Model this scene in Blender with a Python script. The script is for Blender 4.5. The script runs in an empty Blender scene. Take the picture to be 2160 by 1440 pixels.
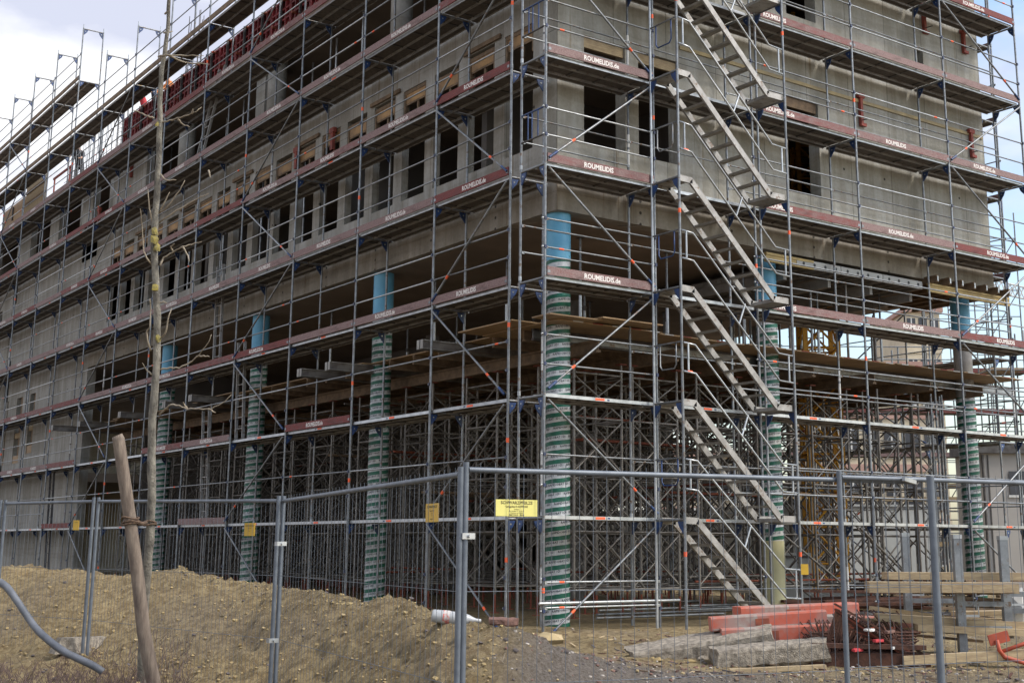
import bpy, math, random
import numpy as np
from mathutils import Vector, Matrix, noise
random.seed(7)
sc = bpy.context.scene
COL = sc.collection
V = Vector
# ---------------------------------------------------------------- camera
CAMP = V((-12.7214, -17.4874, 1.5163)); YAW, PITCH, ROLL, FPX, CX, CY = .6275, .2105, .0056, 2750.5, 1145.5, 563.9
fw = V((math.cos(PITCH)*math.sin(YAW), math.cos(PITCH)*math.cos(YAW), math.sin(PITCH)))
rt = V((math.cos(YAW), -math.sin(YAW), 0)); up = rt.cross(fw)
rt, up = math.cos(ROLL)*rt+math.sin(ROLL)*up, -math.sin(ROLL)*rt+math.cos(ROLL)*up
fh = V((math.sin(YAW), math.cos(YAW), 0)); rh = V((math.cos(YAW), -math.sin(YAW), 0))
def pj(p):
    d = V(p)-CAMP; w = d.dot(fw)
    if w < .1: return (0, 0, -1)
    return (CX+FPX*d.dot(rt)/w, CY-FPX*d.dot(up)/w, w)
def at(px, py, d=None, z=None, x=None, y=None):
    v = rt*((px-CX)/FPX)-up*((py-CY)/FPX)+fw
    if z is not None: t = (z-CAMP.z)/v.z
    elif x is not None: t = (x-CAMP.x)/v.x
    elif y is not None: t = (y-CAMP.y)/v.y
    else: t = d
    return CAMP+v*t
cd = bpy.data.cameras.new('camera'); cam = bpy.data.objects.new('camera', cd); COL.objects.link(cam)
cam.matrix_world = Matrix(((rt.x, up.x, -fw.x, CAMP.x), (rt.y, up.y, -fw.y, CAMP.y), (rt.z, up.z, -fw.z, CAMP.z), (0, 0, 0, 1)))
cd.sensor_width = 36; cd.lens = FPX/2160*36; cd.shift_x = (1080-CX)/2160; cd.shift_y = (CY-720)/2160
cd.clip_start = .1; cd.clip_end = 3000
sc.camera = cam
# ---------------------------------------------------------------- materials
def nt(name):
    m = bpy.data.materials.new(name); m.use_nodes = True; t = m.node_tree
    return m, t, t.nodes['Principled BSDF']
def mixc(t, fac, a, b, mode='MIX'):
    n = t.nodes.new('ShaderNodeMix'); n.data_type = 'RGBA'; n.blend_type = mode
    for s, v in ((n.inputs[0], fac), (n.inputs[6], a), (n.inputs[7], b)):
        if hasattr(v, 'links') or hasattr(v, 'is_linked'): t.links.new(v, s)
        elif isinstance(v, (int, float)): s.default_value = v
        else: s.default_value = (*v, 1)
    return n.outputs[2]
def noi(t, scale, vec=None, detail=4, rough=.6):
    n = t.nodes.new('ShaderNodeTexNoise'); n.inputs['Scale'].default_value = scale
    n.inputs['Detail'].default_value = detail; n.inputs['Roughness'].default_value = rough
    if vec: t.links.new(vec, n.inputs['Vector'])
    return n.outputs['Fac']
def ramp(t, src, a, b):
    n = t.nodes.new('ShaderNodeMapRange'); n.inputs[1].default_value = a; n.inputs[2].default_value = b
    t.links.new(src, n.inputs[0]); return n.outputs[0]
def coord(t, sx=1, sy=1, sz=1, kind='Object'):
    c = t.nodes.new('ShaderNodeTexCoord'); m = t.nodes.new('ShaderNodeMapping'); m.inputs['Scale'].default_value = (sx, sy, sz)
    t.links.new(c.outputs[kind], m.inputs[0]); return m.outputs[0]
def bump(t, bs, h, strength, dist=.02):
    b = t.nodes.new('ShaderNodeBump'); b.inputs['Strength'].default_value = strength; b.inputs['Distance'].default_value = dist
    t.links.new(h, b.inputs['Height']); t.links.new(b.outputs[0], bs.inputs['Normal'])
def rnd(t):
    return t.nodes.new('ShaderNodeObjectInfo').outputs['Random']
def simple(name, c1, c2=None, scale=8, rough=.7, metal=0, bmp=0, stretch=(1, 1, 1), lo=.35, hi=.65, vary=.0, bscale=None):
    m, t, b = nt(name); vec = coord(t, *stretch)
    c2 = c2 or tuple(x*.6 for x in c1)
    f = ramp(t, noi(t, scale, vec), lo, hi); o = mixc(t, f, c2, c1)
    if vary:
        r = rnd(t); o = mixc(t, ramp(t, r, 0, 1), o, mixc(t, 1.0, o, (1-vary,)*3, 'MULTIPLY'))
    t.links.new(o, b.inputs['Base Color'])
    b.inputs['Roughness'].default_value = rough; b.inputs['Metallic'].default_value = metal
    if bmp: bump(t, b, noi(t, bscale or scale*4, vec), bmp)
    return m
M = {}
M['steel'] = simple('galvanised_steel', (.30, .32, .335), (.17, .18, .19), 5, .42, .55, vary=.35)
def wear(m):
    t = m.node_tree; b = t.nodes['Principled BSDF']; src = b.inputs['Base Color'].links[0].from_socket; v = coord(t)
    o = mixc(t, ramp(t, noi(t, 9, v, 5, .7), .56, .66), src, (.15, .105, .075)); o = mixc(t, ramp(t, noi(t, 23, v, 4, .8), .62, .68), o, (.42, .41, .39)); t.links.new(o, b.inputs['Base Color'])
wear(M['steel'])
M['steel_light'] = simple('bright_galvanised_steel', (.55, .57, .58), (.36, .38, .39), 6, .35, .6, vary=.3)
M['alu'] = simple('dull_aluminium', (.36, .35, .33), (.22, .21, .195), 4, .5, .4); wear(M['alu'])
M['steel_dark'] = simple('dirty_steel', (.12, .115, .11), (.07, .06, .055), 6, .6, .3, vary=.4)
M['blue'] = simple('blue_paint', (.014, .05, .17), (.014, .032, .085), 10, .5)
M['blue_dark'] = simple('dark_blue_clip', (.015, .03, .09), (.02, .025, .05), 10, .5)
M['orange'] = simple('orange_sticker', (.9, .13, .035), (.75, .1, .03), 10, .6)
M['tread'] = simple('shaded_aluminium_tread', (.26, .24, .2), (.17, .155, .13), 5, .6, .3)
M['shore'] = simple('used_brown_grey_steel', (.27, .255, .235), (.12, .108, .095), 4, .5, .4)
M['shore_dark'] = simple('used_dark_steel', (.20, .18, .16), (.10, .085, .075), 4, .7, .2)
M['rust'] = simple('rusty_steel', (.10, .042, .025), (.045, .022, .016), 9, .9, .1, .3)
M['rust_red'] = simple('red_brown_primer', (.28, .07, .03), (.16, .04, .025), 7, .7)
M['ply_under'] = simple('weathered_deck_wood', (.12, .10, .085), (.07, .06, .052), 3, .85, stretch=(4, 4, 1), vary=.3)
M['ply'] = simple('formwork_plywood', (.44, .29, .15), (.32, .20, .10), 2.5, .6, vary=.4)
M['ply_orange'] = simple('orange_brown_plywood', (.42, .24, .085), (.22, .125, .05), 3, .6, vary=.3)
M['timber'] = simple('fresh_timber', (.50, .39, .23), (.34, .25, .145), 5, .8, 0, .3, (1, 1, 6), vary=.3)
M['timber_old'] = simple('old_timber', (.22, .15, .09), (.12, .085, .055), 6, .9, 0, .3)
M['strip'] = simple('stained_timber_strip', (.42, .33, .17), (.27, .22, .14), 2.5, .8)
M['yellow_beam'] = simple('yellow_timber_beam', (.46, .34, .13), (.30, .22, .09), 3, .6)
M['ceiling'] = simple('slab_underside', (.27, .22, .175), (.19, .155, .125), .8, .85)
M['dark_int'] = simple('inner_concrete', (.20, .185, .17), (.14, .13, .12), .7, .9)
M['blue_tube'] = simple('light_blue_tube', (.15, .43, .62), (.10, .34, .53), 2, .45)
M['cream_tube'] = simple('pale_yellow_tube', (.50, .48, .28), (.42, .40, .24), 2, .6)
M['grey_tube'] = simple('bare_concrete_column', (.30, .29, .27), (.2, .19, .18), 4, .8)
M['red_form'] = simple('red_formwork_steel', (.30, .028, .03), (.15, .02, .022), 4, .6, vary=.4)
M['red_hook'] = simple('red_bracket_paint', (.30, .055, .035), (.17, .045, .035), 8, .7)
M['white_paint'] = simple('white_lettering', (.74, .70, .66), (.34, .2, .19), 22, .8, lo=.30, hi=.42)
M['black_paint'] = simple('dark_lettering', (.03, .035, .04), (.05, .055, .06), 20, .7)
M['ink'] = simple('sign_ink', (.12, .10, .03), (.16, .13, .04), 20, .7)
M['sign_pale'] = simple('pale_yellow_sign', (.72, .66, .20), (.66, .60, .18), 3, .5)
M['sign_dark'] = simple('ochre_yellow_sign', (.60, .37, .03), (.52, .32, .03), 3, .5)
M['crane'] = simple('yellow_crane_paint', (.75, .38, .03), (.5, .23, .02), 4, .5)
M['concrete_bit'] = simple('broken_concrete', (.36, .315, .25), (.15, .128, .10), 16, .95, 0, .9, bscale=60)
M['precast'] = simple('precast_concrete', (.42, .43, .42), (.34, .35, .34), 1.2, .85)
M['beige'] = simple('beige_render', (.60, .52, .38), (.46, .40, .30), .6, .9)
M['pinkband'] = simple('pink_red_band', (.46, .30, .25), (.36, .22, .18), 1, .8)
M['window_dark'] = simple('dark_window', (.03, .03, .035), (.05, .05, .06), 2, .3)
M['hall'] = simple('grey_hall_cladding', (.36, .34, .31), (.30, .28, .26), .4, .8)
M['bark'] = simple('young_bark', (.27, .25, .205), (.10, .09, .075), 11, .95, 0, .9, (1, 1, .6), bscale=60)
M['lichen'] = simple('yellow_lichen', (.30, .24, .05), (.17, .15, .07), 30, .95)
M['twig'] = simple('pale_twig', (.32, .27, .20), (.2, .165, .12), 10, .9)
M['stake'] = simple('weathered_round_stake', (.22, .175, .135), (.11, .082, .064), 6, .85, 0, .4, (3, 3, .6))
M['rope'] = simple('coir_rope', (.17, .11, .07), (.08, .05, .035), 40, .95, 0, .5)
M['hose'] = simple('grey_drain_hose', (.17, .18, .20), (.11, .12, .135), 6, .55)
M['plastic'] = simple('cloudy_plastic', (.44, .45, .45), (.33, .34, .345), 10, .3)
M['label_red'] = simple('red_label', (.55, .10, .07), (.5, .47, .44), 14, .5, lo=.45, hi=.55)
M['brick'] = simple('broken_brick', (.20, .11, .085), (.13, .075, .06), 12, .9, 0, .4)
M['orange_paint'] = simple('orange_red_paint', (.46, .08, .035), (.3, .06, .03), 5, .6)
M['skin'] = simple('skin', (.5, .3, .21), (.45, .26, .18), 5, .6)
M['jacket_red'] = simple('red_jacket', (.5, .04, .05), (.4, .03, .04), 5, .8)
M['jacket_dark'] = simple('dark_clothes', (.04, .04, .05), (.03, .03, .035), 5, .8)
M['jacket_orange'] = simple('orange_vest', (.75, .28, .08), (.6, .2, .05), 5, .8)
M['helmet_blue'] = simple('blue_helmet', (.05, .17, .55), (.05, .15, .5), 5, .3)
M['helmet_yellow'] = simple('yellow_helmet', (.8, .5, .05), (.7, .42, .04), 5, .3)
M['grass'] = simple('dry_purplish_stalks', (.16, .11, .095), (.09, .06, .055), 5, .95)
M['beam_grey'] = simple('dull_beam', (.30, .29, .27), (.2, .19, .175), 3, .6)
M['white_board'] = simple('white_sheet', (.62, .62, .6), (.5, .5, .48), 4, .6)
def toe_mat():
    m, t, b = nt('red_toe_board'); r = rnd(t); vec = coord(t, 1, 1, 3)
    n = noi(t, 5, vec); n2 = noi(t, 40, vec)
    worn = mixc(t, ramp(t, n2, .4, .6), (.15, .085, .08), (.25, .175, .165))
    fresh = mixc(t, ramp(t, n, .3, .7), (.175, .034, .03), (.115, .032, .03))
    k = t.nodes.new('ShaderNodeMath'); k.operation = 'MULTIPLY_ADD'; t.links.new(n, k.inputs[0]); k.inputs[1].default_value = .7; t.links.new(r, k.inputs[2])
    f = ramp(t, k.outputs[0], .52, .92)
    o_ = mixc(t, f, fresh, worn); o_ = mixc(t, ramp(t, noi(t, 60, vec, 3, .8), .62, .68), o_, (.38, .35, .32)); o_ = mixc(t, ramp(t, noi(t, 2.2, vec, 3), .55, .75), o_, mixc(t, 1, o_, (.62, .6, .58), 'MULTIPLY'))
    t.links.new(o_, b.inputs['Base Color']); b.inputs['Roughness'].default_value = .8; return m
M['toe'] = toe_mat()
def concrete(name, c1, c2, pw, ph, joint=.5, bands=False):
    m, t, b = nt(name); tc = t.nodes.new('ShaderNodeTexCoord'); sp = t.nodes.new('ShaderNodeSeparateXYZ'); t.links.new(tc.outputs['Object'], sp.inputs[0])
    ad = t.nodes.new('ShaderNodeMath'); t.links.new(sp.outputs[0], ad.inputs[0]); t.links.new(sp.outputs[1], ad.inputs[1])
    cb = t.nodes.new('ShaderNodeCombineXYZ'); t.links.new(ad.outputs[0], cb.inputs[0]); t.links.new(sp.outputs[2], cb.inputs[1])
    bk = t.nodes.new('ShaderNodeTexBrick'); t.links.new(cb.outputs[0], bk.inputs['Vector']); bk.offset = 0
    bk.inputs['Scale'].default_value = 1; bk.inputs['Brick Width'].default_value = pw; bk.inputs['Row Height'].default_value = ph
    bk.inputs['Mortar Size'].default_value = .009; bk.inputs['Mortar Smooth'].default_value = .5
    bk.inputs['Color1'].default_value = (1, 1, 1, 1); bk.inputs['Color2'].default_value = (.86, .86, .85, 1); bk.inputs['Mortar'].default_value = (joint, joint*.95, joint*.9, 1)
    mp = t.nodes.new('ShaderNodeMapping'); mp.inputs['Scale'].default_value = (2.6, .3, 1); t.links.new(cb.outputs[0], mp.inputs[0])
    base = mixc(t, ramp(t, noi(t, .9, tc.outputs['Object']), .35, .65), c2, c1)
    base = mixc(t, ramp(t, noi(t, 1.3, mp.outputs[0]), .45, .62), mixc(t, 1, base, (.80, .78, .74), 'MULTIPLY'), base)
    base = mixc(t, ramp(t, noi(t, 14, tc.outputs['Object'], 6), .3, .7), mixc(t, 1, base, (.82, .81, .8), 'MULTIPLY'), base)
    base = mixc(t, 1, base, bk.outputs['Color'], 'MULTIPLY')
    mp2 = t.nodes.new('ShaderNodeMapping'); mp2.inputs['Scale'].default_value = (7, .25, 1); mp2.inputs['Location'].default_value = (3, 2, 0); t.links.new(cb.outputs[0], mp2.inputs[0])
    base = mixc(t, ramp(t, noi(t, 1.1, mp2.outputs[0], 3), .62, .72), base, mixc(t, 1, base, (.66, .55, .43), 'MULTIPLY'))
    mp3 = t.nodes.new('ShaderNodeMapping'); mp3.inputs['Scale'].default_value = (.25, 3.2, 1); t.links.new(cb.outputs[0], mp3.inputs[0])
    base = mixc(t, ramp(t, noi(t, .8, mp3.outputs[0], 3), .55, .6), base, mixc(t, 1, base, (.88, .87, .85), 'MULTIPLY'))
    # tie holes
    vm = t.nodes.new('ShaderNodeVectorMath'); vm.operation = 'DIVIDE'; vm.inputs[1].default_value = (pw, ph/2, 1); t.links.new(cb.outputs[0], vm.inputs[0])
    fr = t.nodes.new('ShaderNodeVectorMath'); fr.operation = 'FRACTION'; t.links.new(vm.outputs[0], fr.inputs[0])
    sb = t.nodes.new('ShaderNodeVectorMath'); sb.operation = 'SUBTRACT'; sb.inputs[1].default_value = (.82, .5, 0); t.links.new(fr.outputs[0], sb.inputs[0])
    ml = t.nodes.new('ShaderNodeVectorMath'); ml.operation = 'MULTIPLY'; ml.inputs[1].default_value = (pw, ph/2, 0); t.links.new(sb.outputs[0], ml.inputs[0])
    ln = t.nodes.new('ShaderNodeVectorMath'); ln.operation = 'LENGTH'; t.links.new(ml.outputs[0], ln.inputs[0])
    base = mixc(t, ramp(t, ln.outputs['Value'], .026, .036), (.045, .04, .035), base)
    t.links.new(base, b.inputs['Base Color']); b.inputs['Roughness'].default_value = .9
    bump(t, b, noi(t, 20, tc.outputs['Object'], 5), .25); return m
M['conc_r'] = concrete('fair_faced_concrete', (.45, .445, .405), (.35, .345, .31), 1.35, 5.4, .32)
M['conc_l'] = concrete('cool_grey_fair_faced_concrete', (.45, .445, .42), (.355, .35, .325), .9, 5.4, .6)  # slightly cooler grey, narrower panels and fainter joints than the front concrete
M['conc_band'] = concrete('board_marked_concrete', (.39, .365, .32), (.30, .28, .245), 2.4, .45, .8)
def wrap_mat():
    m, t, b = nt('green_white_column_foil'); tc = t.nodes.new('ShaderNodeTexCoord'); sp = t.nodes.new('ShaderNodeSeparateXYZ'); t.links.new(tc.outputs['Object'], sp.inputs[0])
    an = t.nodes.new('ShaderNodeMath'); an.operation = 'ARCTAN2'; t.links.new(sp.outputs[1], an.inputs[0]); t.links.new(sp.outputs[0], an.inputs[1])
    ma = t.nodes.new('ShaderNodeMath'); ma.operation = 'MULTIPLY_ADD'; t.links.new(an.outputs[0], ma.inputs[0]); ma.inputs[1].default_value = -1/(2*math.pi)
    dv = t.nodes.new('ShaderNodeMath'); dv.operation = 'DIVIDE'; t.links.new(sp.outputs[2], dv.inputs[0]); dv.inputs[1].default_value = .165
    t.links.new(dv.outputs[0], ma.inputs[2])
    wob = t.nodes.new('ShaderNodeMath'); wob.operation = 'MULTIPLY_ADD'; t.links.new(noi(t, 2.2, tc.outputs['Object'], 3), wob.inputs[0]); wob.inputs[1].default_value = .22; t.links.new(ma.outputs[0], wob.inputs[2])
    fr = t.nodes.new('ShaderNodeMath'); fr.operation = 'FRACT'; t.links.new(wob.outputs[0], fr.inputs[0])
    gt = t.nodes.new('ShaderNodeMath'); gt.operation = 'GREATER_THAN'; gt.inputs[1].default_value = .54; t.links.new(fr.outputs[0], gt.inputs[0])
    n = noi(t, 9, tc.outputs['Object'])
    w = mixc(t, ramp(t, n, .35, .65), (.42, .435, .445), (.56, .58, .59)); g = mixc(t, ramp(t, n, .35, .65), (.002, .075, .045), (.004, .125, .075))
    o_ = mixc(t, gt.outputs[0], w, g); o_ = mixc(t, ramp(t, noi(t, 3, coord(t, 2, 2, .8), 5), .68, .84), o_, (.20, .19, .155)); bump(t, b, noi(t, 7, tc.outputs['Object'], 3), .6, .03)
    t.links.new(o_, b.inputs['Base Color']); b.inputs['Roughness'].default_value = .4
    return m
M['wrap'] = wrap_mat()
def ground_mat():
    m, t, b = nt('clay_soil'); g = t.nodes.new('ShaderNodeNewGeometry'); P = g.outputs['Position']
    base = mixc(t, ramp(t, noi(t, .55, P, 5), .35, .65), (.31, .235, .112), (.48, .37, .19))
    base = mixc(t, ramp(t, noi(t, 9, P, 6, .7), .42, .6), mixc(t, 1, base, (.55, .50, .44), 'MULTIPLY'), base)
    base = mixc(t, ramp(t, noi(t, 45, P, 4, .7), .58, .7), base, (.50, .42, .28))
    # gravelly grey-violet area right of the heap
    at_ = t.nodes.new('ShaderNodeAttribute'); at_.attribute_name = 'gravel'
    grav = mixc(t, ramp(t, noi(t, 30, P, 5, .8), .4, .62), (.12, .095, .07), (.30, .255, .21))
    base = mixc(t, at_.outputs['Fac'], base, grav)
    t.links.new(base, b.inputs['Base Color']); b.inputs['Roughness'].default_value = .95
    bump(t, b, noi(t, 24, P, 9, .8), 1.0, .09); return m
M['soil'] = ground_mat()
M['far_soil'] = simple('far_soil', (.22, .17, .11), (.15, .115, .08), .4, .95)
# ---------------------------------------------------------------- mesh builder
class MB:
    def __init__(s): s.v = []; s.f = []; s.m = []; s.mats = []; s.sm = []
    def mi(s, m):
        if m not in s.mats: s.mats.append(m)
        return s.mats.index(m)
    def add(s, vs, fs, m, smooth=False):
        o = len(s.v); s.v += [tuple(p) for p in vs]; k = s.mi(m)
        for f in fs: s.f.append(tuple(i+o for i in f)); s.m.append(k); s.sm.append(smooth)
        return s
    def box(s, a, b, m):
        x0, y0, z0 = a; x1, y1, z1 = b
        return s.add([(x0, y0, z0), (x1, y0, z0), (x1, y1, z0), (x0, y1, z0), (x0, y0, z1), (x1, y0, z1), (x1, y1, z1), (x0, y1, z1)],
              [(0, 3, 2, 1), (4, 5, 6, 7), (0, 1, 5, 4), (1, 2, 6, 5), (2, 3, 7, 6), (3, 0, 4, 7)], m)
    def obox(s, p, q, w, h, m, upv=(0, 0, 1)):   # bar from p to q, width w (sideways), height h (along up)
        p, q = V(p), V(q); d = (q-p).normalized(); u = V(upv); sd = d.cross(u)
        if sd.length < 1e-3: sd = d.cross(V((1, 0, 0)))
        sd.normalize(); u = sd.cross(d).normalized(); sd = sd*w/2; u = u*h/2
        return s.add([p-sd-u, p+sd-u, p+sd+u, p-sd+u, q-sd-u, q+sd-u, q+sd+u, q-sd+u],
              [(0, 3, 2, 1), (4, 5, 6, 7), (0, 1, 5, 4), (1, 2, 6, 5), (2, 3, 7, 6), (3, 0, 4, 7)][::1], m)
    def tube(s, p, q, r, m, n=8, r2=None, cap=True):
        p, q = V(p), V(q); d = (q-p)
        if d.length < 1e-6: return s
        d.normalize(); a = d.cross(V((0, 0, 1)));
        if a.length < 1e-3: a = V((1, 0, 0))
        a.normalize(); b = d.cross(a); r2 = r if r2 is None else r2; vs = []
        for c, rr in ((p, r), (q, r2)):
            for i in range(n):
                t = 2*math.pi*i/n; vs.append(c+a*math.cos(t)*rr+b*math.sin(t)*rr)
        fs = [(i, (i+1) % n, n+(i+1) % n, n+i) for i in range(n)]
        s.add(vs, fs, m, True)
        if cap: s.add(vs[:n], [tuple(range(n))[::-1]], m); s.add(vs[n:], [tuple(range(n))], m)
        return s
    def path(s, pts, rs, m, n=8):   # smooth bent tube
        pts = [V(p) for p in pts]; N = len(pts); rs = rs if isinstance(rs, (list, tuple)) else [rs]*N
        vs = []; ref = None
        for k, p in enumerate(pts):
            d = (pts[min(k+1, N-1)]-pts[max(k-1, 0)]).normalized()
            if ref is None: ref = d.cross(V((.3, .2, 1)));
            a = (ref-d*ref.dot(d)).normalized(); ref = a; b = d.cross(a)
            for i in range(n):
                t = 2*math.pi*i/n; vs.append(p+a*math.cos(t)*rs[k]+b*math.sin(t)*rs[k])
        fs = [(k*n+i, k*n+(i+1) % n, (k+1)*n+(i+1) % n, (k+1)*n+i) for k in range(N-1) for i in range(n)]
        fs += [tuple(range(n))[::-1], tuple(range((N-1)*n, N*n))]
        return s.add(vs, fs, m, True)
    def rock(s, c, r, m, seed=0, sq=(1, 1, 1), amp=.35, sub=0):
        g = (1+5**.5)/2
        vs = [V(p).normalized() for p in ((-1, g, 0), (1, g, 0), (-1, -g, 0), (1, -g, 0), (0, -1, g), (0, 1, g), (0, -1, -g), (0, 1, -g), (g, 0, -1), (g, 0, 1), (-g, 0, -1), (-g, 0, 1))]
        fs = [(0, 11, 5), (0, 5, 1), (0, 1, 7), (0, 7, 10), (0, 10, 11), (1, 5, 9), (5, 11, 4), (11, 10, 2), (10, 7, 6), (7, 1, 8), (3, 9, 4), (3, 4, 2), (3, 2, 6), (3, 6, 8), (3, 8, 9), (4, 9, 5), (2, 4, 11), (6, 2, 10), (8, 6, 7), (9, 8, 1)]
        rr = random.Random(seed); out = []
        for p in vs:
            k = r*(1+rr.uniform(-amp, amp)); out.append((c[0]+p.x*k*sq[0], c[1]+p.y*k*sq[1], c[2]+p.z*k*sq[2]))
        return s.add(out, fs, m)
    def mesh(s, name):
        me = bpy.data.meshes.new(name); me.from_pydata(s.v, [], s.f)
        for m in s.mats: me.materials.append(M[m] if isinstance(m, str) else m)
        me.polygons.foreach_set('material_index', s.m); me.polygons.foreach_set('use_smooth', s.sm); me.update()
        return me
def put(name, me, parent=None, loc=(0, 0, 0), rz=0., world=False):
    o = bpy.data.objects.new(name, me if not isinstance(me, MB) else me.mesh(name)); COL.objects.link(o)
    loc = V(loc)
    if parent:
        o.parent = parent
        if world: loc = loc-parent.matrix_world.translation if False else loc-V(parent['_p'])
    o.location = loc; o.rotation_euler = (0, 0, rz); return o
def thing(name, label, cat, loc=(0, 0, 0), group=None):
    o = bpy.data.objects.new(name, None); COL.objects.link(o); o.location = loc; o['_p'] = tuple(loc); o.empty_display_size = .3
    o['label'] = label; o['category'] = cat
    if group: o['group'] = group
    return o
def single(name, mb, label, cat, loc=(0, 0, 0), rz=0, group=None, kind=None):
    o = put(name, mb, None, loc, rz)
    if kind: o['kind'] = kind
    if label: o['label'] = label
    if cat: o['category'] = cat
    if group: o['group'] = group
    o['_p'] = tuple(loc); return o
def merged(items, name):     # items: (mesh, matrix)
    vs = []; fs = []; ms = []; sm = []; mats = []; o = 0
    for me, mx in items:
        n = len(me.vertices); a = np.empty(n*3, 'f'); me.vertices.foreach_get('co', a); a = a.reshape(-1, 3)
        R = np.array(mx)[:3, :3]; T = np.array(mx)[:3, 3]; vs.append(a @ R.T+T)
        idx = []
        for m in me.materials:
            if m not in mats: mats.append(m)
            idx.append(mats.index(m))
        for p in me.polygons: fs.append([i+o for i in p.vertices]); ms.append(idx[p.material_index]); sm.append(p.use_smooth)
        o += n
    out = bpy.data.meshes.new(name); out.from_pydata(np.concatenate(vs).tolist(), [], fs)
    for m in mats: out.materials.append(m)
    out.polygons.foreach_set('material_index', ms); out.polygons.foreach_set('use_smooth', sm); out.update(); return out
class Pool:       # parts of one thing under one name: the 100 that show largest are single parts, the rest one stuff part
    def __init__(s, root, name): s.root = root; s.name = name; s.it = []
    def add(s, me, loc, rz=0, subs=(), label=None, scale=None, tilt=None):
        mx = Matrix.Translation(V(loc)) @ Matrix.Rotation(rz, 4, 'Z')
        if tilt is not None: mx = mx @ tilt
        s.it.append((me, mx, subs, label))
    def done(s, cap=100):
        def size(e):
            me, mx = e[0], e[1]; c = mx @ (V(me.vertices[0].co)+V(me.vertices[-1].co))*.5; x, y, w = pj(c)
            L = (V(me.vertices[0].co)-V(me.vertices[-1].co)).length
            return (-1 if w < 0 or x < -150 or x > 2310 or y < -150 or y > 1590 else L/w)
        base = V(s.root['_p']); s.it.sort(key=size, reverse=True)
        for me, mx, subs, label in s.it[:cap]:
            o = bpy.data.objects.new(s.name, me); COL.objects.link(o); o.parent = s.root; o.matrix_local = Matrix.Translation(-base) @ mx
            if label: o['label'] = label
            for sn, sme in subs:
                q = bpy.data.objects.new(sn, sme); COL.objects.link(q); q.parent = o
        if len(s.it) > cap:
            rest = []
            for me, mx, subs, label in s.it[cap:]:
                rest.append((me, Matrix.Translation(-base) @ mx)); rest += [(sm, Matrix.Translation(-base) @ mx) for _, sm in subs]
            o = bpy.data.objects.new(s.name, merged(rest, s.name)); COL.objects.link(o); o.parent = s.root; o['kind'] = 'stuff'
def text_mesh(txt, size, mat, off=.0, res=1, align='LEFT'):
    c = bpy.data.curves.new('txt', 'FONT'); c.body = txt; c.size = size; c.resolution_u = res; c.offset = off; c.align_x = align; c.extrude = .0
    o = bpy.data.objects.new('txt', c); COL.objects.link(o); dg = bpy.context.evaluated_depsgraph_get(); dg.update()
    me = bpy.data.meshes.new_from_object(o.evaluated_get(dg)); bpy.data.objects.remove(o); bpy.data.curves.remove(c)
    mb = MB(); mb.v = [tuple(v.co) for v in me.vertices]; mb.f = [tuple(p.vertices) for p in me.polygons]; mb.m = [0]*len(mb.f); mb.sm = [False]*len(mb.f); mb.mats = [mat]
    bpy.data.meshes.remove(me); return mb
def xf(mb, fn): mb.v = [tuple(fn(V(p))) for p in mb.v]; return mb
def join(a, b):
    a.add(b.v, [], 'steel') if False else None
    o = len(a.v); a.v += b.v
    for f, m, s in zip(b.f, b.m, b.sm): a.f.append(tuple(i+o for i in f)); a.m.append(a.mi(b.mats[m])); a.sm.append(s)
    return a
ORD = ['first', 'second', 'third', 'fourth', 'fifth', 'sixth', 'seventh', 'eighth', 'ninth', 'tenth', 'eleventh', 'twelfth', 'thirteenth', 'fourteenth']
exec_parts = []
# ---------------------------------------------------------------- ground
CREST = []   # px, depth, z, front width
for px, py, d, f in ((-300, 1196, 21, 5), (0, 1196, 20.5, 5), (100, 1201, 20, 5), (250, 1214, 19.4, 5), (330, 1208, 19, 5), (385, 1203, 18.8, 5), (450, 1217, 18.4, 4.9), (530, 1233, 17.7, 4.8), (600, 1240, 17, 4.7),
                  (700, 1256, 15.9, 4.5), (850, 1275, 14.2, 4.3), (940, 1303, 12.9, 4), (1020, 1326, 12.2, 3.8), (1100, 1343, 12, 3.8), (1160, 1366, 12.2, 3.8), (1240, 1393, 12.6, 3.8), (1330, 1420, 13, 4)):
    p = at(px, py, d=d); CREST.append((px, (p-CAMP).dot(fh), p.z, f))
CREST += [(1500, 12.8, .16, 3), (3000, 12.8, .14, 3)]
def sstep(t): t = max(0, min(1, t)); return t*t*(3-2*t)
def gz(x, y, fine=True):
    d = V((x, y, 0))-CAMP; w = d.dot(fh); l = d.dot(rh)
    if w < 1: w = 1
    px = CX+FPX*l/(.978*w); px = max(-300, min(2999, px))
    for a, b in zip(CREST, CREST[1:]):
        if px <= b[0]: t = (px-a[0])/(b[0]-a[0]); D, Z, f = [a[i]+(b[i]-a[i])*t for i in (1, 2, 3)]; break
    base0 = .05 if w < D else .17
    t = w-D
    h = base0+(Z-base0)*(1-sstep(-t/f) if t < 0 else 1-sstep(t/4.5)**.8)
    if fine:
        k = .35+.65*sstep((Z-.2)/.6)*(1 if w < D+3 else .4)
        k *= sstep((w-5)/3) 
        if x > .3 and y > .3: k *= .2
        h += k*(noise.fractal(V((x*.9, y*.9, 0)), 1, 2, 3)*.055+noise.fractal(V((x*4, y*4, 3)), .9, 2, 5)*.06)
        h += k*.075*max(0, noise.noise(V((x*6, y*6, 7))))
        h += k*.06*max(0, noise.noise(V((x*13, y*13, 9)))-.1)
        h += k*.03*noise.noise(V((x*22, y*22, 2)))
        h -= k*.09*max(0, noise.noise(V((x*2.3, y*2.3, 12)))-.15)
    return h
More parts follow.
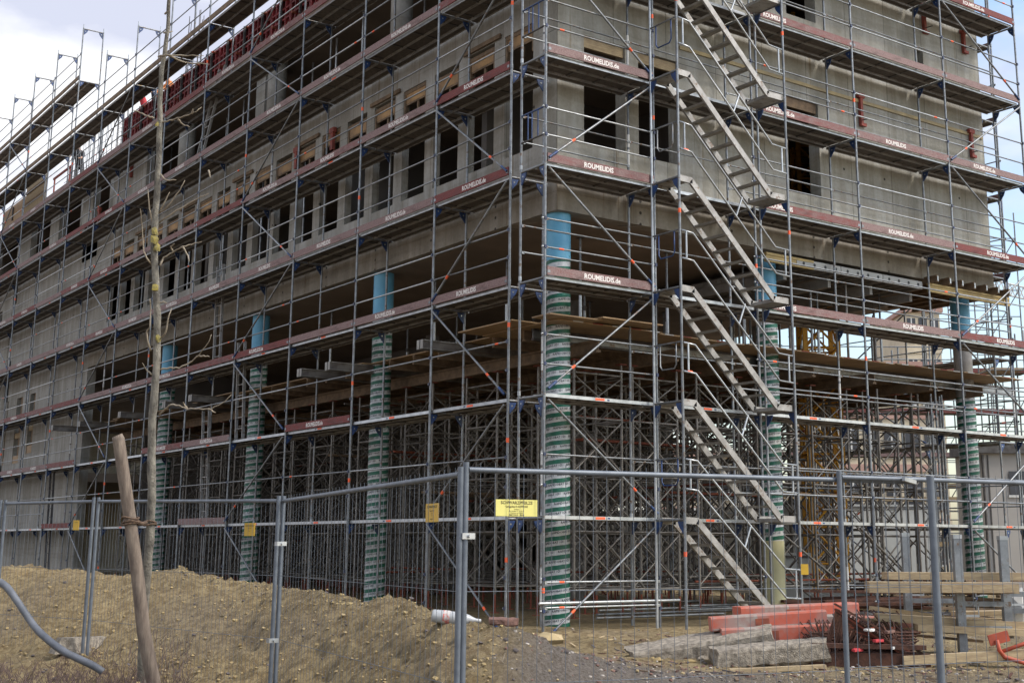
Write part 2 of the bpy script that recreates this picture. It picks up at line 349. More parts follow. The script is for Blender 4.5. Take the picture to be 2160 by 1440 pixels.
def build_ground():
    step = .075; W0, W1 = 6.5, 24; vs = []; gr = []; idx = {}; fs = []
    # fan-shaped grid in view directions (dense near, coarse far)
    rows = []; w = W0
    while w < 23: rows.append(w); w += .05 if w < 16 else .09
    while w < 75: rows.append(w); w *= 1.03
    lat = np.linspace(-.52, .50, 330)
    for w in rows:
        for s_ in lat:
            p = CAMP+fh*w+rh*(s_*w); z = gz(p.x, p.y)
            vs.append((p.x, p.y, z)); px = CX+FPX*s_/.978
            g = sstep((px-1010-60*noise.noise(V((p.x*.8, p.y*.8, 1))))/160)*sstep((15.8-w)/1.5)*(1-sstep((px-1500)/250)*.6) if w < 17 else 0
            g = max(g, .75*sstep((500-px)/200)*sstep((13.4-w)/.5))
            g = max(g, .3*sstep(noise.noise(V((p.x*.7, p.y*.7, 5)))*2.0))
            gr.append(g)
    n = len(lat)
    fs = [(j*n+i, j*n+i+1, (j+1)*n+i+1, (j+1)*n+i) for j in range(len(rows)-1) for i in range(n-1)]
    me = bpy.data.meshes.new('ground'); me.from_pydata(vs, [], fs); me.materials.append(M['soil'])
    a = me.attributes.new('gravel', 'FLOAT', 'POINT'); a.data.foreach_set('value', gr)
    me.polygons.foreach_set('use_smooth', [True]*len(fs))
    o = put('ground', me); o['kind'] = 'structure'
    mb = MB(); mb.box((-900, -900, -.4), (900, 900, -.02), 'far_soil'); o = put('terrain', mb); o['kind'] = 'structure'
build_ground()
def scatter():
    mb = MB(); R = random.Random(3)
    for i in range(7000):
        s_ = R.uniform(-.42, .42); w = R.uniform(8.3, 19.5)**1
        px = CX+FPX*s_/.978
        p = CAMP+fh*w+rh*(s_*w); r = R.choice((.006, .008, .011, .016))*(1+.8*R.random())
        if px > 1150 and w > 16: continue
        z = gz(p.x, p.y)
        mb.rock((p.x, p.y, z+r*.3), r, R.choice(('clod', 'clod', 'clod', 'clod', 'clod2', 'stone_d')) if px < 1050 else R.choice(('stone', 'stone_d', 'stone_d', 'clod2', 'brick')), i, (1, 1, .7))
    for i in range(700):
        s_ = R.uniform(-.42, .04); w = R.uniform(8.5, 20); p = CAMP+fh*w+rh*(s_*w); r = R.uniform(.008, .022)*(2.6 if i % 30 == 0 else 1)
        if noise.noise(V((p.x*.9, p.y*.9, 20))) < -.05: continue
        mb.rock((p.x, p.y, gz(p.x, p.y)+r*.1), r, 'clod', i+9000, (1.2, 1, .65))
    return mb
M['clod'] = simple('clay_clod', (.36, .275, .13), (.27, .2, .095), 12, .95, 0, .5)
M['clod2'] = simple('pale_clay_crumb', (.40, .31, .17), (.31, .24, .125), 12, .95)
M['stone'] = simple('pale_stone_chip', (.42, .38, .33), (.28, .25, .22), 12, .9)
M['stone_d'] = simple('grey_stone_chip', (.13, .11, .105), (.09, .075, .07), 12, .9)
single('gravel', scatter(), 'loose stones and crumbs of clay lying over the soil heap and verge', None, kind='stuff')
# ---------------------------------------------------------------- building
def C2(me):
    if 'short_prop' not in bpy.data.meshes:
        m = me.copy(); m.name = 'short_prop'
        for v in m.vertices: v.co.z *= 3.08/3.55
    return bpy.data.meshes['short_prop']
XB, YB, XE, YE = .95, .95, 13.96, 48.
bld = thing('concrete_building', 'grey concrete shell of a long building under construction behind the scaffolds', 'building', (XB, YB, .2))
def part(name, mb, parent=None, label=None):
    mb.v = [(a-XB, b-YB, c-.2) for a, b, c in mb.v]
    o = bpy.data.objects.new(name, mb.mesh(name)); COL.objects.link(o); o.parent = parent or bld
    if label: o['label'] = label
    return o
def bpart(name, boxes, mat, label=None, parent=None):
    mb = MB()
    for a, b in boxes: mb.box(a, b, mat)
    return part(name, mb, parent, label)
TH = .3
# right-hand wall (front), with openings
def wall_strip(axis, z0, z1, a0, a1, opens, mat, th=TH):
    """boxes of a wall along axis between a0..a1, z0..z1 with openings (s0,s1,zb,zt)"""
    B = []; cuts = sorted(opens); c = a0
    def bx(s, e, lo, hi):
        if e-s < .002 or hi-lo < .002: return
        if axis == 'x': B.append(((s, YB, lo), (e, YB+th, hi)))
        else: B.append(((XB, s, lo), (XB+th, e, hi)))
    for s, e, zb, zt in cuts:
        bx(c, s, z0, z1); bx(s, e, z0, zb); bx(s, e, zt, z1); c = e
    bx(c, a1, z0, z1); return B
bpart('wall', wall_strip('x', 8.35, 11.5, XB, XE, [(1.58, 2.59, 8.87, 11.02), (2.92, 3.95, 8.87, 11.02), (7.06, 8.04, 8.87, 11.0)], 'conc_r'), 'conc_r', 'front wall of the middle storey with three tall window openings')
bpart('wall', wall_strip('x', 11.5, 17.2, XB, XE, [(7.15, 8.08, 12.88, 15.2), (11.58, 11.8, 12.72, 13.12)], 'conc_r'), 'conc_r', 'upper front wall stained by rain with a small hole at the right')
bpart('spandrel', [((XB, YB-.012, 7.5), (XE+.01, YB+TH, 8.35))], 'conc_band', 'board-marked band along the foot of the front wall')
bpart('spandrel', [((XB-.012, YB+TH, 7.5), (XB+TH, 28.3, 8.35))], 'conc_band', 'board-marked band along the foot of the long wall')
op = [(1.72+1.33*k, 2.69+1.33*k, 8.86, 11.38) for k in range(19)]
op = [o for o in op if o[1] < 27]
far_op = [(33.9, 34.6, 8.9, 11.3), (35.2, 35.9, 8.9, 11.3), (36.6, 37.3, 8.9, 11.3), (38.8, 39.5, 8.9, 11.3), (41, 41.7, 8.9, 11.3), (43, 43.7, 8.9, 11.3)]
bpart('wall', wall_strip('y', 8.35, 11.5, YB+TH, 28.3, op, 'conc_l', .17), 'conc_l', 'long side wall with a row of narrow window openings')
bpart('wall', wall_strip('y', 11.5, 12.98, YB+TH, 30, [], 'conc_l'), 'conc_l', 'blank parapet band above the row of windows')
bpart('wall', wall_strip('y', .1, 12.9, 28.3, YE, [(34.6, 35.35, 4.9, 7.2), (36.4, 37.3, 4.6, 7.2), (38.6, 39.4, 4.6, 7.2)]+far_op[3:], 'conc_l'), 'conc_l', 'closed far end of the long wall reaching the ground')
for (a, b) in (((XB, 23.6, 12.98), (XB+.25, 26.9, 14.9)), ((XB, 29.2, 12.98), (XB+.25, 30.4, 14.9)), ((XB, 33.4, 12.9), (XB+.25, 34.6, 14.9)), ((XB, 37.4, 12.9), (XB+.25, 39.4, 14.9)), ((XB, 43, 12.9), (XB+.25, 46, 14.9)), ((1.5, 15.6, 12.98), (2.1, 16.2, 14.9))):
    bpart('wall', [(a, b)], 'conc_l', 'upright wall piece of the top storey')
# slabs
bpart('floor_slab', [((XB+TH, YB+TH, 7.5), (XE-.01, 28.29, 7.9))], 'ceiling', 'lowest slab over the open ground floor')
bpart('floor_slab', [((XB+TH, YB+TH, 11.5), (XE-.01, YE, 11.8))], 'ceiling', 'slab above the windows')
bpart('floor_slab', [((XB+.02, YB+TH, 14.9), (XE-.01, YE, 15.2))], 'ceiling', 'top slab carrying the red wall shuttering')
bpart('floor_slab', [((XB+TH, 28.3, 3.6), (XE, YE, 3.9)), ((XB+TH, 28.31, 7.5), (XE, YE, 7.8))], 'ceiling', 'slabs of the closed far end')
# outer walls we never see from here but that stand there
bpart('wall', [((XE-TH, YB+TH, 7.95), (XE, YE, 14.9))], 'conc_r', 'right-hand gable side wall')
bpart('wall', [((XB, YE, .1), (XE, YE+TH, 15.2))], 'conc_r', 'far back wall')
bpart('added_inner_wall', [((6.5, 4, 7.9), (6.8, 26, 11.5)), ((6.5, 4, 11.8), (6.8, 34, 14.9)), ((1.4, 9.9, 7.9), (6.5, 10.1, 11.5)), ((1.4, 18.9, 7.9), (6.5, 19.1, 11.5)), ((6.8, 6, 7.9), (13.6, 6.3, 11.5)), ((2.2, 5.2, 7.9), (6.5, 5.4, 11.5))], 'dark_int', 'bare inner partition walls added to keep the storeys dark')  # inner walls added so the storeys behind the openings stay dark
bpart('added_inner_wall', [((7.5, 15, .2), (7.8, 22, 7.5)), ((3, 27.9, .2), (XE, 28.2, 7.5)), ((7.5, 22, .2), (XE, 22.3, 7.5)), ((XE-TH, 12.5, 2.9), (XE, 28, 7.5)), ((XE-TH, 16, .2), (XE, 28, 2.9))], 'dark_int', 'dark inner walls added behind the shoring to shut out daylight')  # walls added to close off daylight deep in the ground floor
# columns of the open ground floor
def cyl(r, h, m, n=36): return MB().tube((0, 0, 0), (0, 0, h), r, m, n)
wrap_cache = {}
def foil_mesh(h, r=.222):
    k = round(h, 2)
    if k not in wrap_cache: wrap_cache[k] = cyl(r, h, 'wrap').mesh('foil_wrap')
    return wrap_cache[k]
def foil_text(h, r=.2245):
    w = text_mesh('RAPIDOBAT', .056, 'black_paint', .0012, 1); wd = max(p[0] for p in w.v)
    logo = MB(); 
    for a in range(8):
        t0, t1 = a*math.pi/4, (a+1)*math.pi/4
        logo.add([(.022*math.cos(t0), .022*math.sin(t0), 0), (.022*math.cos(t1), .022*math.sin(t1), 0), (.012*math.cos(t1), .012*math.sin(t1), 0), (.012*math.cos(t0), .012*math.sin(t0), 0)], [(0, 1, 2, 3)], 'black_paint')
    unit = MB(); join(unit, w); lg = MB(); join(lg, logo); xf(lg, lambda p: V((p.x+wd+.06, p.y+.02, 0))); join(unit, lg)
    unit.box((wd+.02, 0, 0), (wd+.026, .04, .0005), 'black_paint'); unit.box((wd+.095, 0, 0), (wd+.101, .04, .0005), 'black_paint')
    out = MB(); pitch = .165; per = 2*math.pi*r; ul = per/3.1
    rows = int(h/pitch)
    for k in range(rows):
        for c in range(3):
            s0 = c*per/3+(k*.37 % 1)*per/3
            def fn(p, s0=s0, k=k):
                a = -(s0+p.x)/r; a = a  # runs rightwards seen from outside
                a2 = (a+math.pi) % (2*math.pi)-math.pi
                return V((r*math.cos(-a), r*math.sin(-a), 0))*1.0, -a
            for f, mi in zip(unit.f, unit.m):
                vv = []
                for i in f:
                    p = V(unit.v[i]); ang = (s0+p.x)/r
                    turn = ((ang+math.pi) % (2*math.pi)-math.pi)/(2*math.pi)
                    vv.append((p, ang, turn))
                t0 = vv[0][2]
                pts = []
                for p, ang, turn in vv:
                    tt = turn
                    if tt-t0 > .5: tt -= 1
                    if tt-t0 < -.5: tt += 1
                    z = (k+tt)*pitch+.022+p.y
                    pts.append((r*math.cos(ang), r*math.sin(ang), z))
                if min(q[2] for q in pts) > .01 and max(q[2] for q in pts) < h-.01:
                    out.add(pts, [tuple(range(len(pts)))], 'black_paint')
    return out.mesh('foil_lettering')
FT = {}
def column(x, y, z0, z1, zblue, r=.215, letter=True, lab=None, cream=0, gap=None, squish=1):
    c = put('column', cyl(r, z1-z0, 'grey_tube'), bld, (x-XB, y-YB, z0-.2))
    c['label'] = lab
    segs = [(z0+cream, zblue)] if not gap else [(z0+cream, gap[0]), (gap[1], zblue)]
    for a, b in segs:
        if b-a < .05: continue
        f = put('foil_wrap', foil_mesh(b-a), c, (0, 0, a-z0))
        if letter:
            k = round(b-a, 2)
            if k not in FT: FT[k] = foil_text(b-a)
            put('lettering', FT[k], f)
    put('blue_tube', cyl(.226, z1-max(zblue, 0)-.001, 'blue_tube'), c, (0, 0, zblue-z0))
    if cream: put('pale_tube', cyl(.226, cream-.15, 'cream_tube'), c, (0, 0, .15))
    return c
column(1.23, 1.27, .12, 7.5, 6.62, lab='corner column wrapped in green and white foil, blue at the top')
column(1.3, 7.95, .2, 7.5, 6.5, lab='foil-wrapped column, second from the corner along the long side')
column(1.42, 14.85, .2, 7.5, 6.5, lab='foil-wrapped column, third from the corner along the long side')
column(1.42, 21.6, .2, 7.5, 6.5, lab='foil-wrapped column, fourth from the corner along the long side')
column(6.82, 1.5, .2, 7.5, 6.55, lab='foil-wrapped column behind the stair tower with a pale yellow foot', cream=1.45)
column(13.5, 1.6, .2, 7.5, 6.6, lab='foil-wrapped column at the right end with a bare grey stretch', gap=(5.0, 6.59))
for x, y in ((6.8, 8), (6.8, 14.9), (13.2, 8)): 
    c = put('column', cyl(.2, 7.3, 'grey_tube'), bld, (x-XB, y-YB, 0)); c['label'] = 'bare inner column standing among the shoring'
for y in (1.4, 7.95, 14.9, 21.65, 28.4, 31.8, 35.2, 40): put('column', cyl(.26, 3.1, 'conc_l', 20), bld, (1.55-XB, y-YB, 11.8-.2))
# lintel shutters in the window row: plywood with timber frame
lint = MB(); lint.box((0, .07, .15), (.05, .9, .36), 'ply_orange'); lint.box((-.012, 0.004, .362), (.08, .966, .44), 'timber_old'); lint.box((-.015, .004, -.12), (.07, .065, .36), 'timber_old'); lint.box((-.015, .905, -.12), (.07, .966, .36), 'timber_old')
lint.box((.005, .07, .11), (.045, .9, .149), 'timber_old'); lint.box((.02, .4, -.12), (.06, .46, .109), 'timber_old')
lintm = lint.mesh('lintel_shutter')
for k, (s, e, zb, zt) in enumerate(op):
    put('lintel_shutter', lintm, bld, (XB+.03-XB, s-YB, zt-.45-.2-.05*(k*7 % 3)))
    if k % 3 == 1: put('loose_board', MB().box((-.06, -.25, 0), (-.02, 1.1, .09), 'timber_old'), bld, (0, s-YB, zt-.2+.02))
f = MB().box((0, 0, 0), (1.0, .06, .26), 'yellow_beam')
put('lintel_shutter', MB().box((0.004, 0, 0), (1.006, .06, .2), 'timber'), bld, (1.58-XB, .05, 10.8-.2))
put('lintel_shutter', MB().box((0.004, 0, 0), (1.02, .06, .2), 'timber'), bld, (2.92-XB, .05, 10.8-.2))
put('lintel_shutter', MB().box((0.004, 0, 0), (.97, .06, .22), 'timber_old'), bld, (7.06-XB, .05, 10.77-.2))
# timber strip along the front wall and red brackets
put('timber_strip', MB().box((0, -.03, 0), (9.9, -.001, .075), 'strip'), bld, (4.0-XB, -.001, 11.3-.2))
for x, z, h in ((9.4, 10.75, .75), (13.4, 10.75, .7), (9.1, 13.85, .75), (11.85, 13.55, .8), (13.35, 13.4, .6)):
    mb = MB().box((-.04, -.09, 0), (.04, -.015, h), 'red_hook'); mb.box((-.1, -.1, h-.1), (.1, -.015, h), 'red_hook'); mb.box((.04, -.08, 0), (.15, -.02, .07), 'red_hook')
    mb.tube((-.02, -.05, .12), (-.02, -.3, .1), .012, 'steel_dark', 6)
    put('formwork_bracket', mb, bld, (x-XB, 0, z-.2))
for y, z, h in ((10.0, 10.85, .55), (12.0, 10.85, .55), (25.0, 13.6, .9), (28.2, 12.3, .9)):
    mb = MB().box((-.09, -.06, 0), (-.015, .06, h), 'red_hook'); mb.box((-.1, -.12, h-.12), (-.015, .12, h), 'red_hook')
    put('formwork_bracket', mb, bld, (0, y-YB, z-.2))
# boarding in the far windows
for y, z, h, w in ((34.6, 4.9, 2.3, .75), (36.4, 4.6, 2.6, .9), (38.6, 4.6, 2.6, .8)):
    mb = MB().box((.04, .003, 0.003), (.09, w*.45, h-.003), 'timber_old'); mb.box((.03, .003, h*.38), (.1, w-.003, h*.46), 'timber'); mb.box((.02, .0035, .0035), (.1, w-.0035, .3), 'ply')
    put('window_boarding', mb, bld, (0, y-YB, z-.2))
ipm = MB().tube((0, 0, 0), (0, 0, 3.55), .03, 'steel_light', 8).tube((0, 0, 1.9), (0, 0, 2.0), .045, 'steel_dark', 8).mesh('inner_prop')
for k in range(2, 18, 2): put('inner_prop', ipm, bld, (1.5-XB, 1.72+1.33*k+.35-YB, 7.9-.2))
for x_ in (1.9, 3.2, 3.6, 7.3): put('inner_prop', ipm, bld, (x_-XB, 1.9-YB, 7.9-.2))
for k in range(12): put('inner_prop', C2(ipm), bld, (1.9-XB+.3*(k % 3), 4.4+2.05*k-YB, 11.8-.2))
# aluminium shuttering and beams hanging under the slab at the right
sh = thing('slab_shuttering', 'aluminium slab shuttering panels hanging under the front edge beyond the stair tower', 'formwork', (7.1, .9, 7.2))
sh_p = MB()
sh_p.box((0, 0, 0), (1.35, 2.6, .018), 'steel_dark')
for k in range(5): sh_p.box((.02+k*.32, .01, -.11), (.07+k*.32, 2.59, -.001), 'alu')
sh_p.box((0, -.05, -.12), (1.34, -.002, .05), 'precast')
for k in range(4): sh_p.tube((.2+k*.33, -.052, -.03), (.2+k*.33, -.056, -.03), .035, 'black_paint', 10)
shm = sh_p.mesh('panel')
for k in range(3): put('panel', shm, sh, (k*1.36, 0, .15))
for k in range(3): put('panel', shm, sh, (k*1.36, 2.65, .14))
hb = MB()
hb.box((0, 0, 0), (.09, 3.6, .2), 'beam_grey'); hbm = hb.mesh('main_beam')
for k in range(4): put('main_beam', hbm, sh, (-.05+k*1.36, .3, -.2))
for px in (1722, 1773, 1870):
    a = at(px, 555+(px-1700)*.2, y=.84)
bt = thing('timber_shuttering', 'yellow timber beam and brown joists under the right end of the slab', 'formwork', (11.2, .8, 7.2))
put('main_beam', MB().box((0, -.04, .0), (3.0, .04, .06), 'yellow_beam').box((0, -.02, .06), (3, .02, .15), 'yellow_beam').box((0, -.04, .15), (3, .04, .2), 'yellow_beam'), bt, (.1, 0, -.02))
for k in range(7): put('joist', MB().box((0, -.25, 0), (.08, 2.6, .05), 'timber_old').box((.025, -.25, .05), (.055, 2.6, .12), 'timber_old').box((0, -.25, .12), (.08, 2.6, .16), 'timber_old').box((.02, -.262, .02), (.06, -.2505, .14), 'steel_light'), bt, (.15+k*.45, .05, .185))
b2 = thing('yellow_beam', 'short yellow timber beam under the slab edge behind the stair tower', 'beam', (6.2, .88, 7.22))
put('beam', MB().box((0, -.04, 0), (1.4, .04, .05), 'yellow_beam').box((0, -.02, .05), (1.4, .02, .14), 'yellow_beam').box((0, -.04, .14), (1.4, .04, .19), 'yellow_beam'), b2)
# ---------------------------------------------------------------- red wall shuttering on the top slab
pn = MB(); pn.box((.0, .004, 0), (.02, 1.196, 0.93), 'ply_under')
for y in (.0, .28, .58, .88, 1.14): pn.box((-.1, y+.005, 0), (-.001, y+.055, .93), 'red_form')
for z in (.0, .3, .6, .88): pn.box((-.095, .058, z), (-.001, 1.14, z+.05), 'red_form')
pn.box((-.16, .5, .1), (-.101, .56, .95), 'steel_dark'); 
pnm = pn.mesh('panel'); rod = MB().tube((-.2, 0, 0), (-.08, 0, 0), .04, 'rust_red', 10).mesh('clamp')
n = 0
for k in range(14):
    y = 9.2+1.215*k
    t = thing('shuttering_panel', 'red steel wall shuttering panel on the top slab edge, %s from the right' % ORD[k], 'formwork panel', (XB+.06, y, 15.0+random.uniform(-.02, .03)), 'red shuttering panels along the top slab')
    put('panel', pnm, t); put('clamp', rod, t, (0, .3, .85)); put('clamp', rod, t, (0, .9, .25))
single('blue_sheet', MB().box((0, 0, 0), (.05, .75, .5), 'blue_tube').box((-.01, -.04, -.3), (.04, -.001, .6), 'steel'), 'light blue sheet propped on the red shuttering beneath the workers', 'sheet', (.98, 24.9, 15.5))
# rebar starters on the top slab
for (x, y, n_, h, lab) in ((1.6, 21.7, 9, 3.6, 'bundle of tall steel starter bars standing on the top slab behind the tree'), (1.7, 28.6, 8, 2.6, 'bundle of steel starter bars behind the workers on the top slab'), (2.2, 14.9, 9, 3.4, 'bundle of steel starter bars, the one nearest the corner on the top slab')):
    mb = MB(); 
    for k in range(n_):
        a = 2*math.pi*k/n_; mb.tube((.24*math.cos(a), .24*math.sin(a), 0), (.24*math.cos(a)+random.uniform(-.04, .04), .24*math.sin(a), h*random.uniform(.85, 1)), .012, 'steel_dark', 5)
    for z in np.arange(.1, h*.6, .15):
        pts = [(.25*math.cos(a), .25*math.sin(a), z) for a in np.linspace(0, 2*math.pi, 13)]
        mb.path(pts, .007, 'steel_dark', 4)
    single('rebar_cage', mb, lab, 'rebar', (x, y, 15.2), group='rebar cages on the top slab')
mb = MB()
for k in range(30): mb.tube((random.uniform(0, .25), k*.2, 0), (random.uniform(0, .25), k*.2+.03, 1.7+random.uniform(-.2, .3)), .012, 'steel', 5)
mb.tube((.1, 0, .5), (.1, 6, .5), .01, 'steel', 5); mb.tube((.1, 0, 1.0), (.1, 6, 1.0), .01, 'steel', 5)
single('rebar_row', mb, 'long row of upright wall starter bars on the top slab left of the workers', 'rebar', (1.3, 28.9, 15.2))
tf = thing('timber_shutter_box', 'beige timber shutter box on the far end of the top slab', 'formwork', (XB+.05, 36, 15.2))
put('panel', MB().box((0, 0, 0), (.06, 3.0, 1.3), 'timber').box((-.06, .05, .3), (-.001, 2.9, .4), 'timber_old').box((-.06, .05, .8), (-.001, 2.9, .9), 'timber_old'), tf)
put('panel', MB().box((0.0, 3.05, 0), (.06, 6.5, .8), 'ply').box((-.05, 3.2, .1), (-.001, 3.3, .7), 'steel_dark').box((-.05, 4.9, .1), (-.001, 5.0, .7), 'steel_dark'), tf)
exec_parts.append(1)
# ---------------------------------------------------------------- scaffolding
H = 2.0
def frame_mesh(var, h=2.0, top=True, foot=0):
    mb = MB(); r = .0242; z0 = -foot
    for x in (0, .73):
        mb.tube((x, 0, z0), (x, 0, h), r, 'steel', 10)
        mb.tube((x, 0, h-.003), (x, 0, h+.14), .018, 'steel_light', 8)
        mb.tube((x, 0, .02), (x, 0, .1), r+.005, 'steel_light' if x else 'steel', 10)
    mb.tube((.02, 0, h-.03), (.71, 0, h-.03), .024, 'steel', 8)
    for x, s in ((0, 1), (.73, -1)):
        mb.add([(x+s*.024, -.012, h-.06), (x+s*.17, -.012, h-.06), (x+s*.13, -.012, h-.15), (x+s*.024, -.012, h-.27), (x+s*.024, .012, h-.06), (x+s*.17, .012, h-.06), (x+s*.13, .012, h-.15), (x+s*.024, .012, h-.27)],
               [(0, 1, 2, 3), (7, 6, 5, 4), (0, 4, 5, 1), (1, 5, 6, 2), (2, 6, 7, 3), (3, 7, 4, 0)], 'blue')
        mb.tube((x+s*.075, -.014, h-.12), (x+s*.075, .014, h-.12), .016, 'steel_light', 8)
    for z in (.5, 1.0):
        mb.box((-.042, -.015, z-.028), (-.02, .03, z+.028), 'blue_dark')
        mb.tube((-.01, .03, z), (-.01, .07, z), .016, 'steel_light', 6)
    if var % 3 == 1: mb.tube((0, 0, .78), (0, 0, .86), r+.002, 'orange', 10)
    if var % 3 == 2: mb.tube((0, 0, 1.25), (0, 0, 1.33), r+.002, 'orange', 10); mb.tube((.73, 0, .55), (.73, 0, .85), r+.002, 'white_board', 10); mb.tube((.73, 0, .9), (.73, 0, 1.15), r+.002, 'white_board', 10)
    return mb.mesh('frame')
FR = [frame_mesh(i) for i in range(3)]; FR0 = [frame_mesh(i, foot=-.0) for i in range(3)]
cache = {}
def C(key, fn):
    if key not in cache: cache[key] = fn()
    return cache[key]
# bay-local frame: X = along the bay (length L), Y = towards the building
def deck_mesh(L, sticker=False, wide=True, hole=False):
    mb = MB(); a, b = .05, L-.05
    for y0 in ([.035, .36] if not wide else [.035, .36, .70]):
        w = .31 if y0 < .6 else .17
        mb.box((a, y0, -.045), (b, y0+.02, .012), 'alu' if y0 > .1 else 'steel_light'); mb.box((a, y0+w-.02, -.045), (b, y0+w, .012), 'alu')
        if y0 < .6:
            mb.box((a, y0+.021, -.02), (b, y0+w-.021, .006), 'ply_under')
            for k in range(4):
                x = a+.25+k*(L-.6)/3; mb.box((x, y0+.021, -.04), (x+.04, y0+w-.021, -.021), 'steel_dark')
        else: mb.box((a, y0+.021, -.03), (b, y0+w-.021, .0), 'ply_under')
    if sticker: mb.box((L*.45, .031, -.035), (L*.45+.2, .0345, .003), 'orange'); mb.box((L*.45+.26, .031, -.03), (L*.45+.31, .0345, -.005), 'blue')
    return mb.mesh('deck')
def rail_mesh(L, z, bright=False, st=None):
    mb = MB(); m = 'steel_light' if bright else 'steel'
    mb.tube((.04, 0, z), (L-.04, 0, z), .0165, m, 8); mb.box((.005, -.01, z-.03), (.06, .01, z+.016), m); mb.box((L-.06, -.01, z-.03), (L-.005, .01, z+.016), m)
    if st: mb.tube((L*st, 0, z), (L*st+.1, 0, z), .019, 'orange', 8)
    return mb.mesh('guard_rail')
def toe_mesh(L, m='toe'):
    return MB().box((.03, -.035, .013), (L-.03, -.007, .165), m).box((.03, -.038, .05), (.09, -.0352, .1), 'steel').box((L-.09, -.038, .05), (L-.03, -.0352, .1), 'steel').mesh('toe_board')
T1 = text_mesh('ROUMELIDIS.de', .125, 'white_paint', .0035, 2); T2 = text_mesh('ROUMELIDIS', .125, 'white_paint', .004, 2)
def letter_mesh(L, kind, pos):
    src = T1 if kind == 1 else T2; wd = max(p[0] for p in src.v); sx = .95
    mb = MB(); join(mb, src); s0 = L*pos-(wd*sx if pos > .6 else 0)
    xf(mb, lambda p: V((s0+p.x*sx, -.0385, .045+p.y))); return mb.mesh('lettering')
def brace_mesh(L, upright):   # from (0,zlow)/(L,zhigh) or reverse, outer side
    mb = MB(); a = V((.05, -.045, .08)); b = V((L-.05, -.045, 1.9))
    if not upright: a, b = V((.05, -.045, 1.9)), V((L-.05, -.045, .08))
    mb.tube(a, b, .021, 'steel', 8); d = (b-a).normalized()
    lo = a if a.z < b.z else b; s = 1 if lo is a else -1
    mb.tube(lo, lo+d*s*.22, .024, 'blue', 8); mb.tube(lo+d*s*.62, lo+d*s*.7, .024, 'orange', 8)
    return mb.mesh('brace')
class Scaffold:
    def __init__(s, label, cat, base, rz, loc):
        s.root = thing('scaffold', label, cat, loc); s.o = V(base); s.rz = rz
        s.P = {k: Pool(s.root, k) for k in ('frame', 'deck', 'guard_rail', 'toe_board', 'brace', 'wall_tie')}
    def w(s, a, b=0, z=0): c, n = math.cos(s.rz), math.sin(s.rz); return (s.o.x+a*c-b*n, s.o.y+a*n+b*c, z)
    def done(s):
        for p in s.P.values():
            if p.it: p.done()
# left face: bay axis along +y ; towards building = +x  -> mirror frame: use rz=pi/2 and local Y negated
def mirror_mesh(me, name):
    out = me.copy(); 
    for v in out.vertices: v.co.y = -v.co.y
    out.flip_normals(); return out
YL = [1.06]+[3.6535+3.148*i for i in range(0, 15)]
rgh = random.Random(11)
def run(sf, xs, levels_of, flip, toe_of, brace_of, rails_of, sticker_prob=.2, letter_of=None, wide=True, frames=None, skip_deck=lambda i, k: False):
    F = lambda key, fn: C(key+('f',), lambda: mirror_mesh(fn(), '')) if flip else C(key, fn)
    n = len(xs)
    for i in range(n):
        top = frames(i)
        for k in range(top):
            v = rgh.choice((0, 0, 0, 0, 0, 0, 1, 2))
            if flip: me = C(('fr', v, 'L'), lambda: rotated(FR[v], 'L')); 
            else: me = C(('fr', v, 'R'), lambda: rotated(FR[v], 'R'))
            z = k*H
            sf.P['frame'].add(C(('fr0', v, flip), lambda: stretched_base(me)) if k == 0 else me, sf.w(xs[i], 0, 0 if k == 0 else z), sf.rz)
        if i == n-1: break
        L = round(xs[i+1]-xs[i], 3); loc = lambda z: sf.w(xs[i], 0, z)
        for k in range(1, levels_of(i)+1):
            z = k*H
            if not skip_deck(i, k):
                st = k <= 2 or rgh.random() < sticker_prob
                wd_ = wide and k < 8; sf.P['deck'].add(F(('deck', L, st, wd_), lambda: deck_mesh(L, st, wd_)), loc(z), sf.rz)
            br = rgh.random() < .3
            for zz in rails_of(i, k):
                st = rgh.choice((None, None, None, None, None, .12, .86))
                sf.P['guard_rail'].add(F(('rail', L, zz, br, st), lambda: rail_mesh(L, zz, br, st)), loc(z), sf.rz)
            if toe_of(i, k):
                lt = letter_of(i, k) if letter_of and k < 8 else None
                subs = ()
                if lt: subs = (('lettering', C(('let', L, flip)+lt, lambda: (letter_mesh(L, *lt) if not flip else letter_mesh_flip(L, *lt)))),)
                tm_ = 'toe' if k < 8 else 'timber_old'; sf.P['toe_board'].add(F(('toe', L, tm_), lambda: toe_mesh(L, tm_)), loc(z), sf.rz, subs)
            
        for k in range(0, levels_of(i)):
            b = brace_of(i, k)
            if b is not None: sf.P['brace'].add(F(('br', L, b), lambda: brace_mesh(L, b)), loc(k*H), sf.rz)
def letter_mesh_flip(L, kind, pos):
    # seen from -y side after mirroring: text must read left-to-right from outside, i.e. towards local -X
    src = T1 if kind == 1 else T2; wd = max(p[0] for p in src.v)*.95
    mb = MB(); join(mb, src); s0 = L*(1-pos)+(wd if pos > .6 else 0) if False else max(wd+.1, L*(1-pos))
    xf(mb, lambda p: V((s0-p.x*.95, .0385, .045+p.y))); return mb.mesh('lettering')
def rotated(me, side):    # frame is built in XZ plane (x=0 outer .. .73 inner); local bay frame wants +Y (R) or -Y (L) towards building
    out = me.copy()
    for v in out.vertices:
        x, y = v.co.x, v.co.y
        if side == 'R': v.co.x, v.co.y = -y, x
        else: v.co.x, v.co.y = y, -x
    return out
def stretched_base(me):   # first lift starts just above the soil on a base plate
    out = me.copy()
    for v in out.vertices:
        if v.co.z < .001: v.co.z = .06
    return out
